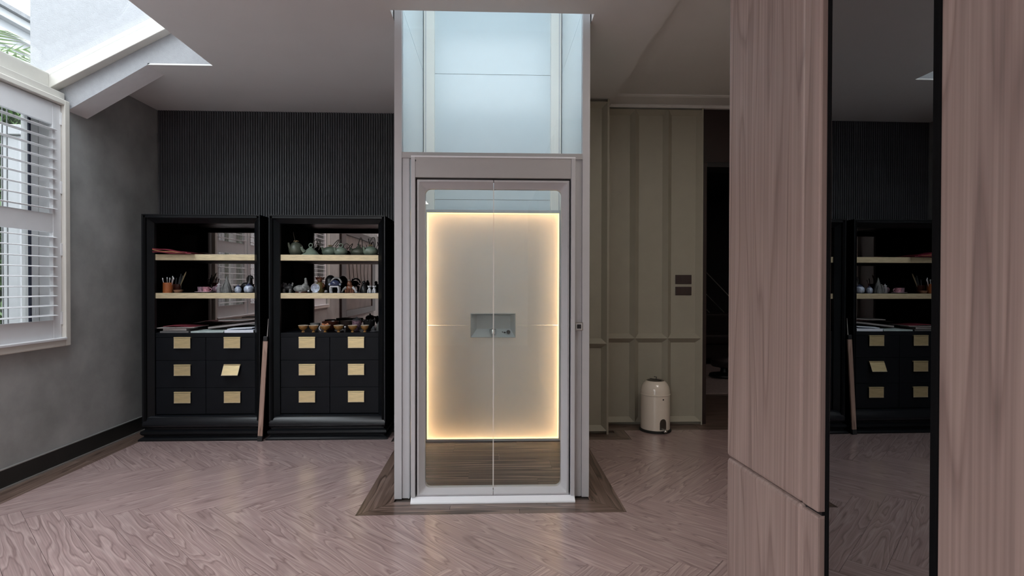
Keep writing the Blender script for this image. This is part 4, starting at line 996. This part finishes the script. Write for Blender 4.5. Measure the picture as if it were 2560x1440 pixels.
bn = thing('pedal_bin', 'cream enamelled pedal bin with a domed top standing by the panelled wall', 'bin', (1.479, 4.872, 0))
R_ = .130
MB().lathe([(R_-.004, .018), (R_, .022), (R_, .326)], seg=48).build('body', M['bin'], bn, smooth=True)
MB().lathe([(R_+.012, 0), (R_+.013, .012), (R_+.004, .020), (R_-.01, .022)], seg=48).build('base_ring', M['rubber'], bn, smooth=True)
MB().lathe([(R_, .326), (R_+.004, .329), (R_+.004, .336), (R_, .339), (R_-.001, .372), (R_-.010, .402), (R_-.026, .430), (R_-.046, .449), (R_-.052, .452)], seg=48).build('dome', M['bin'], bn, smooth=True)
MB().lathe([(R_-.05, .4505), (R_-.056, .454), (.03, .458), (.002, .459)], seg=32).build('lid_flap', M['bin_lid'], bn, smooth=True)
fl = MB().box(-.004, .004, -.066, .062, .458, .4615).build('lid_hinge', M['dark'], bn); fl.rotation_euler = (0, 0, .55)
MB().tube([(.005, -.004, .459), (.010, -.004, .482), (-.010, .006, .484)], .004, 6).build('lid_lever', M['dark'], bn, smooth=True)
pa = -PI/2 + .26
pc = (math.cos(pa), math.sin(pa))
def onbin(u, z, d=0):   # u: metres round the body from the pedal's centre
    a = pa + u/R_; return ((R_+d)*math.cos(a), (R_+d)*math.sin(a), z)
n = 10; us = [-.032 + .064*k/n for k in range(n+1)]
vs = []; 
for d in (.002, -.004):
    vs += [onbin(u, .032, d) for u in us] + [onbin(u, .032 + .062 + .034*math.sqrt(max(0, 1-(u/.032)**2)), d) for u in us]
k = n+1
fs = [(i, i+1, k+i+1, k+i) for i in range(n)] + [(2*k+i, 3*k+i, 3*k+i+1, 2*k+i+1) for i in range(n)]
fs += [(i, 2*k+i, 2*k+i+1, i+1) for i in range(n)] + [(k+i, k+i+1, 3*k+i+1, 3*k+i) for i in range(n)] + [(0, k, 3*k, 2*k), (n, 2*k+n, 3*k+n, k+n)]
MB().add(vs, fs).build('pedal_plate', M['bin_lid'], bn, smooth=True)
mb = MB(); c0 = Vector(onbin(0, .040, .002)); c1 = Vector(onbin(0, .030, .036)); mb.tube([c0, c1], [.012, .017], 12); mb.ball(c1, .018, .018, .012); mb.build('pedal', M['chrome'], bn, smooth=True)
vs = [onbin(u_, z_, .0016) for u_, z_ in ((-.010, .300), (-.003, .306), (0, .309), (.003, .306), (.010, .300), (.003, .294), (0, .291), (-.003, .294))]
MB().add(vs + [onbin(0, .300, .0022)], [(i, (i+1) % 8, 8) for i in range(8)]).build('diamond_mark', M['dark'], bn)

# dim furniture in the next room
rg = tag(B(2.25, 4.4, 6.42, 8.75, .0, .014).build('rug', M['rug'], bevel=.004), 'pale rug on the floor of the dark room beyond the doorway', 'rug')
sf = thing('sofa', 'low dark leather sofa beyond the rug in the dark next room', 'sofa', (3.2, 9.1, 0))
B(-1.0, 1.0, -.35, .45, .10, .34).build('base', M['sofa'], sf, bevel=.03, seg=3)
for k in range(2): B(-.98+k*.99, -.01+k*.99, -.40, .22, .34, .50).build('seat_cushion', M['sofa'], sf, bevel=.05, seg=4)
for k in range(2): B(-.98+k*.99, -.01+k*.99, .16, .40, .45, .82).build('back_cushion', M['sofa'], sf, bevel=.06, seg=4)
for s in (-1, 1):
    xs = sorted((s*1.0, s*1.16)); B(xs[0], xs[1], -.38, .45, .10, .62).build('armrest', M['sofa'], sf, bevel=.05, seg=4)
for sx in (-.95, .95):
    for sy in (-.3, .38): B(sx-.03, sx+.03, sy-.03, sy+.03, 0, .10).build('leg', M['dark'], sf)
of = thing('round_stool', 'small round dark stool standing on the pale rug', 'stool', (3.28, 7.55, .014))
MB().lathe([(.20, 0), (.21, .02), (.20, .04), (.06, .07), (.05, .12), (.12, .15)], seg=28).build('base', M['dark'], of, smooth=True)
MB().lathe([(.17, .15), (.19, .18), (.19, .24), (.15, .27), (.002, .275)], seg=28).build('seat', M['sofa'], of, smooth=True)
sr = thing('stair_rail', 'thin pale metal stair rails sloping down across the dark room', 'railing', (3.5, 9.6, 0))
for (x0, z0, x1, z1, r_) in ((-.25, 2.12, .9, .95, .009), (-.25, 1.72, .9, .57, .006), (-.25, 1.42, .55, .66, .008)):
    MB().tube([(x0, 0, z0), (x1, 0, z1)], r_, 8).build('rail', M['alu'], sr, smooth=True)
for x_ in (-.25, .9): B(x_-.015, x_+.015, -.015, .015, 0, 2.12 if x_ < 0 else .96).build('post', M['dark'], sr)

# dark framed picture on the left wall, seen mirrored in the right cabinet
pic = thing('framed_picture', 'large dark framed branch painting on the left wall, seen mirrored in the right cabinet', 'picture', (XL, -2.55, 1.5))
for y0, y1, z0, z1 in ((-1.6, -1.25, -.9, 1.0), (1.25, 1.6, -.9, 1.0), (-1.25, 1.25, .86, 1.0), (-1.25, 1.25, -.9, -.76)): B(0, .05, y0, y1, z0, z1).build('frame', M['portal'], pic, bevel=.005)
B(0, .02, -1.25, 1.25, -.76, .86).build('canvas', M['canvas'], pic)
for k in range(6):
    MB().tube([(.022, -1+.35*k, -.5), (.022, -.8+.35*k, .0+.05*k), (.022, -.9+.4*k, .35+.06*k), (.022, -.6+.35*k, .5)], [.014, .010, .007, .003], 6).build('branch', M['branch'], pic, smooth=True)

# ================================================================== OUTSIDE
hs = thing('neighbour_house', 'white neighbouring house with grey roof edge and cornices, seen through the skylight', 'house', (-10, 10, 0))
B(-4, 1.0, -22, 16, -.2, 6.28).build('wall', M['house'], hs)
for z0, z1, d in ((6.15, 6.30, .14), (5.90, 5.97, .10), (5.70, 5.75, .05)):
    B(1.0, 1.0+d, -22, 16, z0, z1).build('cornice', M['cornice'], hs, bevel=.01)
MB().prism([(1.22, 6.30), (1.22, 6.38), (-2.5, 7.6), (-4.2, 6.30)], 'y', -22, 16).build('roof', M['roof_grey'], hs)
for k in range(9):
    f_ = B(1.0, 1.06, -21+k*4, -19.6+k*4, 2.6, 4.4).build('window', M['cornice'], hs); B(1.055, 1.065, -20.9+k*4, -19.7+k*4, 2.7, 4.3).build('pane', M['glass'], f_)

hd = thing('hedge', 'clipped green hedge outside the shuttered window', 'hedge', (-6.2, 3.5, -.12))
B(-.30, .30, -6.5, 6.5, 0, 3.75).build('stem_mass', M['hedge_core'], hd)
vs = []; fs = []
rnd = random.Random(5)
for k in range(14000):
    y = rnd.uniform(-1, 6.5); f_ = rnd.random()
    if f_ < .85: p = Vector((.32+rnd.uniform(-.03, .12), y, rnd.uniform(.05, 3.8)))
    else: p = Vector((rnd.uniform(-.3, .35), y, 3.75+rnd.uniform(0, .1)))
    s_ = rnd.uniform(.04, .085); e = Euler((rnd.uniform(-1, 1), rnd.uniform(-1, 1), rnd.uniform(0, 6.3))).to_matrix()
    o = len(vs); vs += [tuple(p + e @ Vector(q)) for q in ((0, 0, -s_), (s_*.42, .004, 0), (0, 0, s_), (-s_*.42, .004, 0))]; fs.append((o, o+1, o+2, o+3))
lm = MB(); lm.v = vs; lm.f = fs
me = bpy.data.meshes.new('foliage'); me.from_pydata(vs, [], fs); me.materials.append(M['hedge']); fo = bpy.data.objects.new('foliage', me); COL.objects.link(fo); fo.parent = hd; fo['kind'] = 'stuff'

for k, (x_, y_) in enumerate(((-4.75, 5.62), (-4.75, 3.2), (-4.75, .8))):
    lb = ('white square garden post nearest the corner, seen between the louvers', 'white square garden post, middle of the three outside the window', 'white square garden post farthest from the corner')[k]
    t = thing('garden_post', lb, 'post', (x_, y_, -.12), group='white posts outside the window')
    B(-.09, .09, -.09, .09, 0, 2.9).build('shaft', M['garden_white'], t, bevel=.008); B(-.12, .12, -.12, .12, 0, .25).build('base', M['garden_white'], t, bevel=.008); B(-.12, .12, -.12, .12, 2.9, 3.0).build('cap', M['garden_white'], t, bevel=.008)
fc = thing('garden_fence', 'white slatted garden fence standing beyond the posts', 'fence', (-5.2, 6.1, -.12))
for k in range(8): B(-.012, .012, k*.10-.042, k*.10+.042, .1, 2.75).build('slat', M['garden_white'], fc)
for z in (.3, 1.4, 2.5): B(.012, .04, -.05, .76, z, z+.07).build('rail', M['garden_white'], fc)

pt = thing('palm_tree', 'feathery green palm rising beside the neighbouring house, seen through the skylight', 'tree', (-7.7, 8.5, -.12))
MB().tube([(0, 0, 0), (.02, .02, 2.3), (0, 0, 4.75)], [.13, .11, .09], 10).build('trunk', M['bark'], pt, smooth=True)
for k in range(18):
    a = 2*PI*k/18 + .2; el = (.35, .75, .05)[k % 3]; mb = MB(); pts = []
    for j in range(9):
        t_ = j/8; rr = .85*t_; pts.append(Vector((math.cos(a)*rr*math.cos(el*.6), math.sin(a)*rr*math.cos(el*.6), 4.85 + rr*math.sin(el) - .35*t_*t_)))
    mb.tube(pts, [.012*(1-j/10) for j in range(9)], 5)
    for j in range(1, 9):
        for s in (-1, 1):
            d = (pts[j]-pts[j-1]).normalized(); sd = d.cross(Vector((0,0,1))).normalized()*s; L = .32*math.sin(PI*(.15+.8*j/9))
            b_ = pts[j]; tip = b_ + sd*L + d*L*.6 - Vector((0,0,.04)); w_ = d*.028; up_ = Vector((0,0,.006))
            mb.add([b_-w_, b_+w_, tip, (b_+tip)/2+up_], [(0, 3, 2), (1, 2, 3), (0, 1, 3)])
    mb.build('frond', M['palm'], pt)
